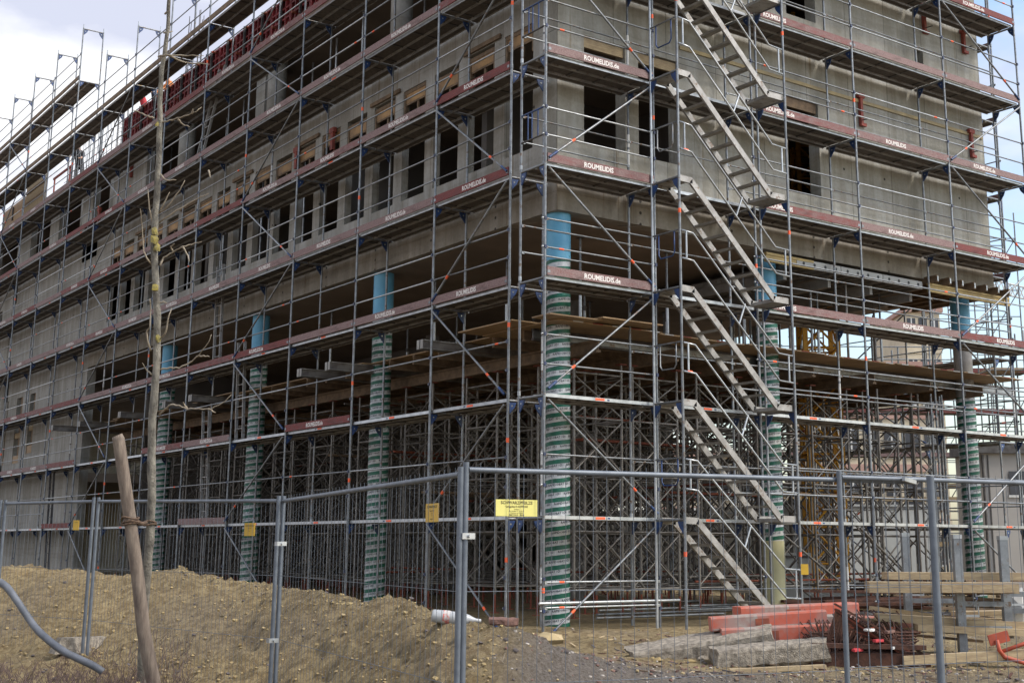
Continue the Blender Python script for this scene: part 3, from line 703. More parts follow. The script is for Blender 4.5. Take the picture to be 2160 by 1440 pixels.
# ---- left scaffold
sl = Scaffold('tall tube scaffold with red toe boards along the long left side of the building', 'scaffold', (0, 0, 0), math.pi/2, (0, 1.06, .1))
def lv(i): return 8 if i < 8 else 9
def toeL(i, k):
    if k >= 3: return True
    if k == 2: return i in (2, 4, 5) or i >= 8
    return k == 1 and i in (4, 8)
def braceL(i, k):
    if i in (0, 3, 7, 11): return (k % 2 == 0) if False else (k % 2 == 0)
    return None
def railsL(i, k):
    if k == 1: return (1.0,) if i < 9 else (.5, 1.0)
    if k == 2: return (1.0,) if i < 3 else ((.5, 1.0) if i > 5 else (1.0,))
    return (.5, 1.0)
def letL(i, k):
    if k == 2 and i == 2: return (1, .35)
    if k == 3: return {0: (2, .35), 1: (1, .3), 3: (1, .3)}.get(i, (1, .35) if i > 4 and rgh.random() < .4 else None)
    r = rgh.random(); return (1, .4) if r < .38 else ((2, .4) if r < .62 else None)
def braceLdir(i, k):
    # bay runs away from the corner (to the left in the picture). even lifts: high at the far end; odd lifts: low at the far end
    if i in (0, 3, 7, 11): return k % 2 == 0
    return None
run(sl, YL, lambda i: 9 if i >= 9 else 8, True, toeL, braceLdir, railsL, .25, letL, frames=lambda i: 10 if i >= 9 else 9)
# ladder-like double post with couplers at the fourth far bay
sl.done()
# ---- right scaffold
XR = [0, 2.468, 5.04, 8.107, 11.2316, 14.12]
sr = Scaffold('tall tube scaffold across the narrow right-hand front of the building', 'scaffold', (0, 0, 0), 0, (0, 0, .1))
def toeR(i, k): return k >= 3 and i != 1
def braceR(i, k):
    if i == 0: return k % 2 == 0
    if i == 4: return k % 2 == 1
    if i == 3 and False: return None
    return None
def railsR(i, k):
    if i == 1: return ()
    if i == 0 and k == 1: return (1.0,)
    return (.5, 1.0)
LR = {(0, 5): (1, .33), (0, 4): (2, .33), (0, 3): (1, .33), (2, 5): (1, .12), (2, 4): (2, .12), (3, 4): (1, .28), (2, 3): (2, .12), (3, 3): (2, .38), (4, 3): (2, .45), (4, 5): (1, .3), (2, 6): (2, .12), (4, 7): (1, .3), (3, 5): (2, .3), (4, 4): (1, .4)}
run(sr, XR, lambda i: 8, False, toeR, braceR, railsR, .1, lambda i, k: LR.get((i, k)), frames=lambda i: 9)
def inner_rails():
    for i in (0, 1, 2, 3, 4):
        L = round(XR[i+1]-XR[i], 3)
        for k in range(1, 8):
            if i == 0 and k < 3: continue
            for zz in ((.5, .98) if i != 1 else (.98,)):
                me = C(('irail', L, zz), lambda: rail_mesh(L, zz, False, None)); sr.P['guard_rail'].add(me, sr.w(XR[i], .70, k*H+.03), 0)
inner_rails()
# low extra rails and base ledgers in the first bay
for z in (-1.05, -1.45): sr.P['guard_rail'].add(C(('low', z), lambda: rail_mesh(2.468, z+.0, True, .12)), (0, -.03, 2), 0)
me = C(('lowR',), lambda: MB().tube((0, 0, 0), (3, 0, 0), .024, 'steel_light', 8).mesh('guard_rail'))
sr.P['guard_rail'].add(me, (-.1, -.03, .62), 0)
sr.done()
# end frames' blue ladder gates at the left end of right scaffold
for k in (4, 5, 6):
    mb = MB(); z = k*H+.5
    for zz in (z, z+.5): mb.tube((-.02, .05, zz), (-.02, .69, zz), .017, 'blue' if zz > z else 'steel_dark', 8)
    for y in (.2, .38, .5): mb.tube((-.02, y, z), (-.02, y, z+.5), .014, 'blue', 6)
    put('end_gate', mb, sr.root, (-0, -0, -.1))
# ---- end scaffold behind the right gable
sg = Scaffold('scaffold running back along the right gable, seen past the building corner', 'scaffold', (14.9, 1.2, 0), math.pi/2, (14.9, 1.2, .1))
run(sg, [0, 2.57, 5.64, 8.7, 11.8], lambda i: 8, False, lambda i, k: k > 3, lambda i, k: (k % 2 == 0) if i == 1 else None, lambda i, k: (.5, 1.0), .1, None, wide=False, frames=lambda i: 9)
sg.done()
# ---- stair tower
XT0, XT1, YT = 2.36, 5.13, -.80
stt = thing('stair_tower', 'aluminium stair tower with slanting flights standing before the right-hand scaffold', 'stair tower', (XT0, YT, .1))
def sp(name, mb, lab=None):
    mb.v = [(a-XT0, b-YT, c-.1) for a, b, c in mb.v]; o = put(name, mb, stt)
    return o
for k in range(9):
    for x in (XT0, XT1):
        mb = MB(); z = k*H if k else .06
        mb.tube((x, YT, z), (x, YT, (k+1)*H), .0242, 'steel', 10); mb.tube((x, -.06, z), (x, -.06, (k+1)*H), .0242, 'steel_light' if x < 3 else 'steel', 10)
        mb.tube((x, YT, (k+1)*H-.03), (x, -.06, (k+1)*H-.03), .022, 'steel', 8)
        for y, s in ((YT, 1), (-.06, -1)):
            h = (k+1)*H
            mb.add([(x-.012, y+s*.024, h-.06), (x-.012, y+s*.17, h-.06), (x-.012, y+s*.13, h-.15), (x-.012, y+s*.024, h-.27), (x+.012, y+s*.024, h-.06), (x+.012, y+s*.17, h-.06), (x+.012, y+s*.13, h-.15), (x+.012, y+s*.024, h-.27)],
               [(0, 1, 2, 3), (7, 6, 5, 4), (0, 4, 5, 1), (1, 5, 6, 2), (2, 6, 7, 3), (3, 7, 4, 0)], 'blue')
        if k in (0, 3, 5): mb.tube((x, YT, z+1.3), (x, YT, z+1.38), .027, 'orange', 10)
        sp('frame', mb)
    if k < 8:
        zt = (k+1)*H; zb = k*H+.0 if k else .15
        for y in (YT+.05, -.16):
            mb = MB(); a = V((XT0+.03, y, zt-.04)); b = V((XT0+.32, y, zt-.05)); c = V((XT1-.42, y, zb+.02)); d = V((XT1-.05, y, zb+.02))
            prof = lambda p, q: mb.obox(p, q, .045, .112, 'alu')
            prof(a, b+V((.03, 0, 0))); prof(b, c); prof(c-V((.02, 0, 0)), d)
            sp('stringer', mb)
        N = 9
        for j in range(1, N):
            t = j/N; x = XT0+.32+(XT1-.74-XT0)*t; z = zt-.05+(zb+.02-zt+.05)*t
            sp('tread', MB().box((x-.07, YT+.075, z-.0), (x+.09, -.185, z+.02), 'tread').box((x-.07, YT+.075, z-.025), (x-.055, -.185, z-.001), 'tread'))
        sp('landing', MB().box((XT0+.02, YT+.075, zt-.06), (XT0+.33, -.185, zt-.01), 'alu')); sp('landing', MB().box((XT1-.42, YT+.075, zb-.03), (XT1-.03, -.185, zb+.03), 'alu'))
        # handrails on the outer side, two rails with kinks, for each flight
        for off in (.0, ):
            mb = MB(); y = YT-.03
            for hh in (.48, .98):
                pts = [(XT0+.02, y, zt+hh), (XT0+.28, y, zt+hh-.02), (XT1-.42, y, zb+hh+.02), (XT1-.06, y, zb+hh)]
                mb.path(pts, .018, 'steel_light', 8)
            mb.tube((XT0+.12, y, zt+.49), (XT0+.12, y, zt+.97), .018, 'steel_light', 8); mb.tube((XT1-.16, y, zb+.49), (XT1-.16, y, zb+.97), .018, 'steel_light', 8)
            xm = (XT0+XT1)/2; zm = (zt+zb)/2; mb.tube((xm-.02, y, zm+.45), (xm+.14, y, zm+.82), .018, 'steel_light', 8)
            if k % 2: mb.tube((XT0+.1, y, zt+.488), (XT0+.2, y, zt+.482), .019, 'orange', 8)
            sp('handrail', mb)
        # end gate (bent tube)
        mb = MB(); z = zt+.5
        mb.tube((XT0, YT+.03, z+.5), (XT0, -.08, z+.5), .016, 'steel', 8)
        mb.path([(XT0, YT+.15, z+.49), (XT0, YT+.15, z+.12), (XT0, YT+.2, z+.05), (XT0, -.28, z+.05), (XT0, -.23, z+.12), (XT0, -.23, z+.49)], .013, 'steel' if k % 2 else 'blue', 8)
        sp('end_gate', mb)
# ---------------------------------------------------------------- formwork platform at about 5.4 m and its shoring
pf = thing('formwork_platform', 'plywood working platform on beams halfway up the open ground floor', 'platform', (1, 1, 5.3))
def pp(name, mb, lab=None):
    mb.v = [(a-1, b-1, c-5.3) for a, b, c in mb.v]; return put(name, mb, pf)
ZP = 5.42; j = 0
for i in range(6):
    x0 = 1.0+i*2.26
    for k in range(11):
        y0 = .72+k*2.4; off = [.0, .05, -.04, .08, -.02, .03][i]
        if k == 0: y0 += [.0, .12, .02, .1, .05, .0][i]
        x1, y1 = x0+2.245, .72+(k+1)*2.4-.012
        mb = MB().box((x0-(.2 if (i == 0 and k % 3 == 0) else 0), y0, ZP+[0, .004, .002][(i+k) % 3]), (x1, y1, ZP+.024+[0, .004, .002][(i+k) % 3]), 'ply')
        if k == 0:
            for q in range(5):
                mb.box((x0+.15+q*.45, y0-.004, ZP+.006), (x0+.38+q*.45, y0-.0005, ZP+.026), 'red_hook' if q % 2 else 'white_board')
        pp('plywood_sheet', mb)
# corner sheets proud of the edge
pp('plywood_sheet', MB().box((.45, .45, ZP+.03), (1.6, 1.0, ZP+.052), 'ply')); pp('plywood_sheet', MB().box((1.5, .3, ZP+.055), (2.9, 1.5, ZP+.077), 'ply')); pp('plywood_sheet', MB().box((.3, 1.4, ZP+.03), (.99, 3.2, ZP+.05), 'ply'))
for k in range(26):
    y = 2.0+k*1.0; pp('joist', MB().box((1.0, y, ZP-.2), (14.3, y+.08, ZP-.16), 'timber_old').box((1.0, y+.025, ZP-.16), (14.3, y+.055, ZP-.045), 'timber_old').box((1.0, y, ZP-.045), (14.3, y+.08, ZP-.004), 'timber_old'))
pp('edge_beam', MB().box((1.0, 1.7, ZP-.22), (15.6, 1.78, ZP-.18), 'steel_dark').box((1.0, 1.73, ZP-.18), (15.6, 1.75, ZP-.045), 'steel').box((1.0, 1.7, ZP-.045), (15.6, 1.78, ZP-.006), 'steel_dark'))
for i in range(7):
    x = 1.9+i*1.9; pp('main_beam', MB().box((x, 1.0, ZP-.44), (x+.1, 27.5, ZP-.40), 'timber_old').box((x+.04, 1.0, ZP-.40), (x+.06, 27.5, ZP-.245), 'timber_old').box((x, 1.0, ZP-.245), (x+.1, 27.5, ZP-.205), 'timber_old'))
LEN = ['nearest the corner', 'second from the corner', 'third from the corner', 'fourth from the corner', 'fifth from the corner', 'sixth from the corner', 'seventh from the corner', 'eighth and last']
for k, (y, x0) in enumerate(((3.97, 0.0), (7.87, 0.0), (9.26, 0.0), (15.84, 0.0), (17.92, .05), (21.51, 0.), (25.44, 0.), (27.4, -.3))):
    mb = MB(); L = 3.6; w = .1
    for dy in (0, .13):
        mm_ = 'shore' if k < 3 else 'shore_dark'; mb.box((0, dy, 0), (L, dy+w, .022), mm_); mb.box((0, dy+.04, .022), (L, dy+.06, .158), 'shore_dark'); mb.box((0, dy, .158), (L, dy+w, .18), mm_)
        mb.box((-.006, dy+.002, .002), (-.0005, dy+w-.002, .178), 'beam_grey')
    single('steel_beam', mb, 'dull grey-brown double beam poking out under the platform through the long scaffold, '+LEN[k], 'beam', (x0, y, ZP-.3-k*.002+.1), group='beams poking out of the platform')
# towers
def tower_parts(h):
    s = 1.15; post = MB().tube((0, 0, .35), (0, 0, h), .026, 'shore', 8).tube((0, 0, 0.012), (0, 0, .42), .02, 'rust_red', 8).box((-.07, -.07, 0), (.07, .07, .012), 'rust_red')
    post.box((-.08, -.08, h-.001), (.08, .08, h+.02), 'rust_red')
    for z in (1.3, 2.4, 3.5): post.tube((0, 0, z), (0, 0, z+.06), .034, 'shore', 8)
    br = MB()
    c = [(0, 0), (s, 0), (s, s), (0, s)]
    for q in range(4):
        a, b = c[q], c[(q+1) % 4]
        for z in (.5, 1.55, 2.6, 3.65, 4.5):
            if z < h: br.tube((*a, z), (*b, z), .02, 'shore', 6)
        for z0, z1 in ((.55, 1.5), (1.6, 2.55), (2.65, 3.6), (3.7, 4.45)):
            if (q % 2) == 0: br.tube((*a, z0), (*b, z1), .017, 'shore', 6); br.tube((*b, z0), (*a, z1), .017, 'shore', 6)
            else: br.tube((*a, z0), (*b, z1), .017, 'shore_dark', 6)
    return post.mesh('post'), br.mesh('bracing'), s
post_m, brace_m, ts = tower_parts(4.72)
for jy in range(11):
    for ix in range(7):
        x = 1.9+ix*1.68+(.1 if jy % 2 else 0); y = 2.0+jy*2.35
        if jy == 0 and ix in (0,): x += .25
        t = thing('shoring_tower', 'steel shoring tower, %s from the long side in the %s row from the front' % (ORD[ix], ORD[jy]), 'shoring tower', (x, y, .24), 'shoring towers filling the open ground floor')
        for a, b in ((0, 0), (ts, 0), (ts, ts), (0, ts)): put('post', post_m, t, (a, b, 0))
        o = put('bracing', brace_m, t)
Q = random.Random(21)
for k in range(70):
    y = Q.uniform(1.5, 13) if k < 50 else Q.uniform(13, 26); z = Q.choice((.9, 1.7, 2.2, 2.9, 3.4, 4.1, 4.8))+Q.uniform(-.1, .1); x0 = Q.uniform(1.5, 8); L = Q.uniform(3, 6)
    if k % 3 == 0: a, b = (x0, y, z), (x0+L*.5, y+Q.uniform(-.2, .2), z+Q.choice((-1.5, 1.5)) if 1.6 < z < 3.6 else z)
    elif k % 3 == 1: a, b = (x0, y, z), (min(13.6, x0+L), y, z)
    else: a, b = (x0+3, y, z), (x0+3, y+L*.7, z)
    pp('tie_tube', MB().tube(a, b, .024, 'shore' if k % 4 else 'rust_red', 7))
for k in range(60):
    y = Q.uniform(1.4, 7); x0 = Q.uniform(7.2, 13.4); z = Q.uniform(.4, 3.6)
    if k % 2: a, b = (x0, y, .26), (x0+Q.uniform(-.05, .05), y, 4.98)
    else: a, b = (x0, y, z), (min(13.8, x0+Q.uniform(.8, 2.2)), y+Q.uniform(-.3, .3), z+Q.choice((-1, 1, 0))*min(1.4, z*.8))
    pp('tie_tube', MB().tube(a, b, .026, ('shore', 'steel', 'shore_dark')[k % 3], 7))
for k in range(14):
    x0 = Q.uniform(7.5, 13.3); y = Q.uniform(1.3, 6); pp('upper_prop', MB().tube((x0, y, ZP+.03), (x0, y, 7.15), .028, 'steel' if k % 2 else 'shore', 8).tube((x0-.08, y, ZP+1.1), (x0+.08, y, ZP+1.1), .01, 'steel_dark', 5))
for k in range(16):
    y = Q.uniform(1.6, 12); x0 = Q.uniform(1.6, 9); z = Q.choice((2.62, 3.68)); pp('scaffold_board', MB().box((x0, y, z), (x0+3, y+.26, z+.045), 'timber_old' if k % 3 else 'rust_red'))
# props above the platform
pm = MB().tube((0, 0, .01), (0, 0, 1.15), .03, 'steel_light', 8).tube((0, 0, 1.1), (0, 0, 1.9), .024, 'steel', 8).box((-.06, -.06, 0), (.06, .06, .01), 'steel_dark').box((-.06, -.06, 1.9), (.06, .06, 1.91), 'steel_dark').mesh('tube')
pcoll = MB().tube((0, 0, 1.08), (0, 0, 1.18), .042, 'steel_dark', 8).tube((-.09, 0, 1.13), (.09, 0, 1.13), .01, 'steel_dark', 6).mesh('collar')
for n_, (x, y) in enumerate([(2.3+i*2.2, 2.0+j_*2.6) for j_ in range(5) for i in range(5)]):
    zt = thing('steel_prop', 'adjustable steel prop between platform and slab, %s from the long side in the %s row' % (ORD[n_ % 5], ORD[n_//5]), 'prop', (x+.1*math.sin(n_*3), y, ZP+.03), 'steel props above the platform')
    put('tube', pm, zt); put('collar', pcoll, zt)
for px, py in ((2.55, 7.0), (8.4, 2.6), (9.7, 1.1), (12.6, 1.1)): pass
# ---------------------------------------------------------------- ladders on the left scaffold
def ladder(a, b, lab, w=.42, nr=None, m='alu'):
    a, b = V(a), V(b); L = (b-a).length; t = thing('ladder', lab, 'ladder', a)
    d = (b-a); side = V((0, 1, 0))*w/2 if abs(d.y) < .5 else V((0, 1, 0))*w/2
    for s in (-1, 1): put('stile', MB().obox(side*s, d+side*s, .03, .07, m, (1, 0, 0)), t)
    nr = nr or int(L/.28)
    for k in range(1, nr): p = d*k/nr; put('rung', MB().tube(p-side, p+side, .014, m, 6), t)
    return t
ladder((.28, 15.2, 2.05), (.45, 15.9, 5.0), 'aluminium ladder leaning inside the left scaffold near its foot')
ladder((.28, 13.2, 4.05), (.50, 13.9, 6.6), 'aluminium ladder in the left scaffold reaching up beside the third column')
ladder((.30, 15.0, 6.05), (.50, 15.6, 8.9), 'aluminium ladder in the left scaffold beside the blue column top')
ladder((.30, 17.3, 12.05), (.60, 16.6, 14.9), 'thin ladder below the red shuttering in the left scaffold')
ladder((.30, 28.9, .3), (.3, 29.2, 3.9), 'dark ladder at the closed far end of the left scaffold', m='steel_dark')
exec_parts.append(2)
# ---------------------------------------------------------------- mobile fence in front
def fence_panel(p0, p1, lab, ext0=.12, sign=None, lean=(0, 0), zt=None, zb=.0, gauge=.105, posts=2):
    p0, p1 = V(p0), V(p1); ztop0, ztop1 = p0.z, p1.z; a = V((p0.x, p0.y, zb)); b = V((p1.x, p1.y, zb)); L = (b-a).length
    t = thing('mobile_fence', lab, 'fence panel', a, 'mobile fence panels in front of the site')
    d = (b-a)/L; top0 = V((0, 0, ztop0-zb)); top1 = V((d.x*L, d.y*L, ztop1-zb)); bl = V((lean[0], lean[1], 0))
    for q, (bs, tp) in enumerate(((V((0, 0, 0)), top0), (d*L, top1))[:posts]): put('post', MB().tube(bs, tp+V((0, 0, .05)), .021, 'fence', 12), t)
    put('top_rail', MB().tube(top0+d*.02, top1-d*.02, .0195, 'fence', 10), t)
    put('bottom_rail', MB().tube(V((0, 0, .03))+d*.02, V((0, 0, .03))+d*(L-.02), .0195, 'fence', 10), t)
    mb = MB(); n = int(L/gauge)
    for k in range(1, n): q = d*(L*k/n); h = ztop0-zb+(ztop1-ztop0)*k/n+(.05 if gauge > .08 else 0); mb.tube(q+V((0, 0, .12)), q+V((0, 0, h)), .0017 if gauge < .105 else .0024, 'fence', 4, cap=False)
    for z in (.62, 1.22): mb.tube(V((0, 0, z)), V((0, 0, z))+d*L, .0024, 'fence', 4, cap=False)
    put('wire_mesh', mb, t); return t, d
M['fence'] = simple('zinc_fence_tube', (.15, .17, .195), (.10, .115, .135), 7, .5, .35)
F0 = at(983, 990, z=2.04); F1 = at(1765, 1003, z=2.05); F1b = at(1930, 1016, z=2.045); F2 = at(1958, 1018, z=2.05)
def seg(px, py, d): p = at(px, py, d=d); return p
A0 = at(983, 990, d=8.8); A1 = at(1932, 1016, d=10.4)
t1, d1 = fence_panel(A0, A1, 'mobile fence panel carrying the pale yellow sign, right of the corner post', posts=1)
B0 = at(1770, 1006, d=10.05); B1 = at(2700, 1035, d=12.2)
t2, d2 = fence_panel(B0, B1, 'mobile fence panel at the right edge in front of the timber stacks', zb=.02)
pst = single('fence_post', MB().tube((0, 0, 0), (0, 0, 2.07), .03, 'fence', 14), 'single thick fence post between timber and rusty sheets, right of the panel joint', 'fence post', (at(1962, 1010, d=10.2).x, at(1962, 1010, d=10.2).y, .0))
L0 = at(972, 1000, d=8.78); L1 = at(598, 1056, d=13.0)
t3, d3 = fence_panel(L1, L0, 'mobile fence panel with the small ochre sign, left of the corner post', gauge=.1)
L1b = at(588, 1056, d=12.95); L2 = at(208, 1057, d=16.0)
t4, d4 = fence_panel(L2, L1b, 'mobile fence panel behind the tree with an ochre sign', gauge=.08)
L2b = at(198, 1057, d=16.1); L3 = at(12, 1062, d=17.2)
t5, d5 = fence_panel(L3, L2b, 'mobile fence panel left of the young tree with a small yellow sign', gauge=.08)
L3b = at(2, 1062, d=17.2); L4 = at(-260, 1062, d=18.5)
t6, d6 = fence_panel(L4, L3b, 'mobile fence panel at the left edge of the picture', gauge=.08)
for par, p in ((t4, at(592, 1146, d=12.7)), (t4, at(575, 1350, d=12.5)), (t1, at(984, 1130, d=8.72))):
    put('clamp', MB().box((-.05, -.03, -.02), (.05, .03, .02), 'steel_light').tube((0, -.05, 0), (0, .05, 0), .012, 'steel_light', 6), par, p-V(par['_p']))
clip = at(1918, 1013, d=10.3)
put('rail_clip', MB().obox((-.07, 0, .01), (.07, -.0, -.012), .03, .03, 'steel_light'), t1, clip-V(t1['_p']))
def sign(px, py, w, h, dirv, d, mat, label, lines, name='sign'):
    c = at(px, py, d=d); u = V((dirv.x, dirv.y, 0)).normalized(); nrm = u.cross(V((0, 0, 1))); 
    if nrm.dot(CAMP-c) < 0: nrm = -nrm
    t = thing(name, label, 'sign', c+nrm*.03)
    put('board', MB().obox(-u*w/2, u*w/2, .004, h, mat), t)
    for txt, sz, zoff in lines:
        tm = text_mesh(txt, sz, 'ink', sz*.02, 2, 'CENTER'); ww = max(p[0] for p in tm.v)-min(p[0] for p in tm.v)
        k = min(1, w*.86/ww)
        right = V((0, 0, 1)).cross(nrm)
        xf(tm, lambda p: right*(p.x*k)+V((0, 0, zoff+p.y))+nrm*.0035); put('lettering', tm, t)
    return t
sign(1086, 1071, .31, .112, d1, 8.95, 'sign_pale', 'pale yellow name sign wired to the fence right of the corner post', (('SCHWARZPFEILZE', .029, .026), ('Langgohard 62/793300', .018, .004), ('Gerüstbau', .010, -.012), ('Am Sandfeld 12  Tel. 41 37', .010, -.024), ('Schalungen und Verleih', .010, -.036), ('MIETZAUN  28300', .014, -.051)))
sign(920, 1081, .26, .13, d3, 9.3, 'sign_dark', 'small ochre name sign on the fence left of the corner post', (('SCHWARZPFEILZE', .024, .034), ('Langg. 62 7933', .015, .010), ('Gerüstbau', .009, -.008), ('Tel. 41 37', .009, -.022), ('MIETZAUN', .012, -.048)))
sign(532, 1116, .21, .13, d4, 13.35, 'sign_dark', 'ochre name sign on the fence between the tree and the twin posts', (('SCHWARZPFEILZE', .02, .03), ('Langg. 62 7933', .012, .008), ('Tel. 41 37', .009, -.02)))
sign(165, 1107, .12, .12, d5, 16.2, 'sign_dark', 'small bright yellow sign on the far left fence panel', (('SCHWARZPF.', .012, .03),))
# concrete foot of the fence
p = at(168, 1402, d=15.9)
single('ballast_block', MB().add([(-.35, -.13, -.08), (.35, -.13, -.08), (.35, .13, -.08), (-.35, .13, -.08), (-.27, -.09, .1), (.27, -.09, .1), (.27, .09, .1), (-.27, .09, .1)], [(0, 3, 2, 1), (4, 5, 6, 7), (0, 1, 5, 4), (1, 2, 6, 5), (2, 3, 7, 6), (3, 0, 4, 7)], 'concrete_bit'), 'low grey concrete foot under the fence post by the drain hose', 'ballast block', (p.x, p.y, gz(p.x, p.y)+.02), 0)
# ---------------------------------------------------------------- tree, stake, hose
def P(px, py, d): return at(px, py, d=d)
tr = thing('young_tree', 'slim bare young tree with lichen spots in front of the left scaffold', 'tree', P(300, 1440, 13.6))
base = V(tr['_p'])
def tput(name, mb): mb.v = [tuple(V(p)-base) for p in mb.v]; return put(name, mb, tr)
tp = [(297, 1470, .095), (300, 1400, .075), (305, 1300, .064), (310, 1200, .058), (318, 1050, .055), (324, 900, .054), (328, 780, .050), (330, 640, .046), (328, 500, .044), (330, 380, .038), (337, 260, .034), (343, 150, .030), (352, 60, .026), (358, -40, .022), (362, -160, .017)]
pts = [P(a+1.5*math.sin(i*2.1), b, 13.6) for i, (a, b, r) in enumerate(tp)]
fine = []; rr = []
for i in range(len(pts)-1):
    for k in range(5):
        t_ = k/5; fine.append(pts[i].lerp(pts[i+1], t_)+rh*.010*math.sin((i*5+k)*.45)+rh*.003*math.sin((i*5+k)*1.9)); rr.append((tp[i][2]*(1-t_)+tp[i+1][2]*t_)*(.80+.05*math.sin(i*7+k*2.3)))
tput('trunk', MB().path(fine, rr, 'bark', 14))
for a, b, s_ in ((327, 505, .042), (330, 523, .038), (328, 606, .034), (333, 713, .036), (327, 489, .036), (332, 262, .024)):
    c = P(a, b, 13.56); tput('lichen_patch', MB().rock(c, s_, 'lichen', int(a+b), (1, .6, 1.3), .35))
br = [
 [(338, 560), (345, 543), (365, 532), (385, 520), (405, 515), (425, 510)], [(365, 532), (360, 520), (368, 514)], [(385, 520), (397, 540), (399, 552)],
 [(322, 560), (312, 548), (303, 530), (300, 480), (296, 440)], [(333, 640), (345, 636), (352, 640)],
 [(335, 720), (350, 700), (355, 670), (362, 650)], [(336, 780), (360, 775), (378, 776), (400, 765), (420, 748), (440, 722), (446, 705)], [(415, 752), (430, 750), (442, 752)],
 [(320, 790), (308, 778), (300, 765)], [(318, 740), (312, 720), (309, 700), (316, 690), (318, 650), (316, 630)],
 [(336, 875), (348, 862), (360, 853), (378, 855), (395, 862), (420, 862), (445, 862), (470, 850), (488, 832)], [(395, 862), (388, 852), (386, 848)], [(440, 862), (455, 870)],
 [(330, 258), (345, 257), (365, 253), (390, 245), (415, 235), (425, 226)], [(405, 240), (407, 230)], [(375, 252), (385, 262), (400, 268)],
 [(325, 250), (312, 245), (295, 238), (280, 232)], [(334, 120), (350, 116), (395, 118), (430, 118)], [(350, 116), (390, 132), (440, 136)], [(330, 490), (322, 470), (315, 440), (312, 400)],
 [(335, 450), (345, 430), (358, 405)], [(335, 450), (350, 440), (380, 400), (390, 380)], [(348, 30), (357, 22)], [(345, 70), (365, 66)], [(440, 360), (444, 375)],
 [(335, 365), (350, 380), (372, 380)], [(335, 470), (370, 445), (415, 420), (440, 408)]]
for q in br:
    pl = [P(a, b, 13.6-.002*k*15+.05*math.sin(k+a)) for k, (a, b) in enumerate(q)]
    n_ = len(pl); f2 = []; r2 = []
    for i in range(n_-1):
        for k in range(3): f2.append(pl[i].lerp(pl[i+1], k/3)+V((0, 0, .006*math.sin(i*3+k*2)))); r2.append(.0105-(.0075)*(i+k/3)/n_)
    f2.append(pl[-1]); r2.append(.003)
    tput('branch', MB().path(f2, r2, 'twig', 6))
st = thing('tree_stake', 'thick round wooden stake leaning across the young tree', 'stake', P(325, 1440, 13.2))
base = V(st['_p'])
sp_ = [P(247, 918, 13.35), P(250, 925, 13.35), P(262, 1010, 13.35), P(275, 1100, 13.33), P(291, 1220, 13.3), P(303, 1330, 13.25), P(326, 1450, 13.2), P(333, 1490, 13.2)]
put('pole', MB().path([p-base for p in sp_], [.053, .061, .062, .063, .065, .068, .071, .072], 'stake', 20), st)
rp = thing('rope_tie', 'coir rope tied round the stake and the tree', 'rope', P(300, 1098, 13.4)); base = V(rp['_p'])
mb = MB()
for c, rad in ((P(275, 1092, 13.33), .085), (P(276, 1100, 13.33), .086), (P(275, 1104, 13.33), .085), (P(316, 1100, 13.6), .066), (P(316, 1106, 13.6), .066)):
    pts = [c-base+V((rad*math.cos(a), rad*math.sin(a), .01*math.sin(a*2+c.z*50))) for a in np.linspace(0, 2*math.pi, 17)]
    mb.path(pts, .009, 'rope', 6)
mb.path([P(285, 1096, 13.3)-base, P(298, 1104, 13.4)-base, P(308, 1102, 13.5)-base], .02, 'rope', 8)
put('knot', mb, rp)
hp = [(-30, 1218, 14.2), (0, 1226, 14), (18, 1240, 13.9), (45, 1280, 13.8), (75, 1325, 13.7), (105, 1352, 13.6), (135, 1374, 13.5), (165, 1388, 13.5), (200, 1404, 13.45), (222, 1420, 13.45)]
hpt = [at(a, b, d=d) for a, b, d in hp]; fine = []; rr = []
for i in range(len(hpt)-1):
    for k in range(20): fine.append(hpt[i].lerp(hpt[i+1], k/20)); rr.append(.036+(.004 if (i*20+k) % 2 else -.003))
sm = []
for i in range(len(fine)):
    a = max(0, i-8); b = min(len(fine), i+9); s_ = V((0, 0, 0))
    for q in fine[a:b]: s_ += q
    sm.append(s_/(b-a))
single('drain_hose', MB().path(sm, rr, 'hose', 12), 'grey corrugated drain hose curving down at the left edge', 'hose')
# dry stalks bottom left
mb = MB(); R = random.Random(5)
for i in range(1500):
    px = R.uniform(-60, 400); py = R.uniform(1385, 1480)+(px > 250)*25; p = at(px, py, z=.06)
    if (p-CAMP).length > 17: continue
    z = gz(p.x, p.y); h = R.uniform(.05, .2); q = V((p.x+R.uniform(-.12, .12), p.y+R.uniform(-.12, .12), z+h)); p = V((p.x, p.y, z-.01))
    m_ = p.lerp(q, .5)+V((R.uniform(-.03, .03), R.uniform(-.03, .03), .02))
    mb.tube(p, m_, .0028, 'grass', 3, cap=False); mb.tube(m_, q, .0022, 'grass', 3, cap=False)
for i in range(420):
    s_ = R.uniform(-.40, .0); w = R.uniform(10, 18.5); c = CAMP+fh*w+rh*(s_*w)
    if noise.noise(V((c.x*.8, c.y*.8, 33))) < .08: continue
    z = gz(c.x, c.y)
    for q_ in range(4): mb.tube((c.x, c.y, z-.01), (c.x+R.uniform(-.09, .09), c.y+R.uniform(-.09, .09), z+R.uniform(.01, .05)), .0025, 'twig', 3, cap=False)
single('dry_grass', mb, 'dry stalks in the lower left corner and sparse straw on the soil heap', None, kind='stuff')
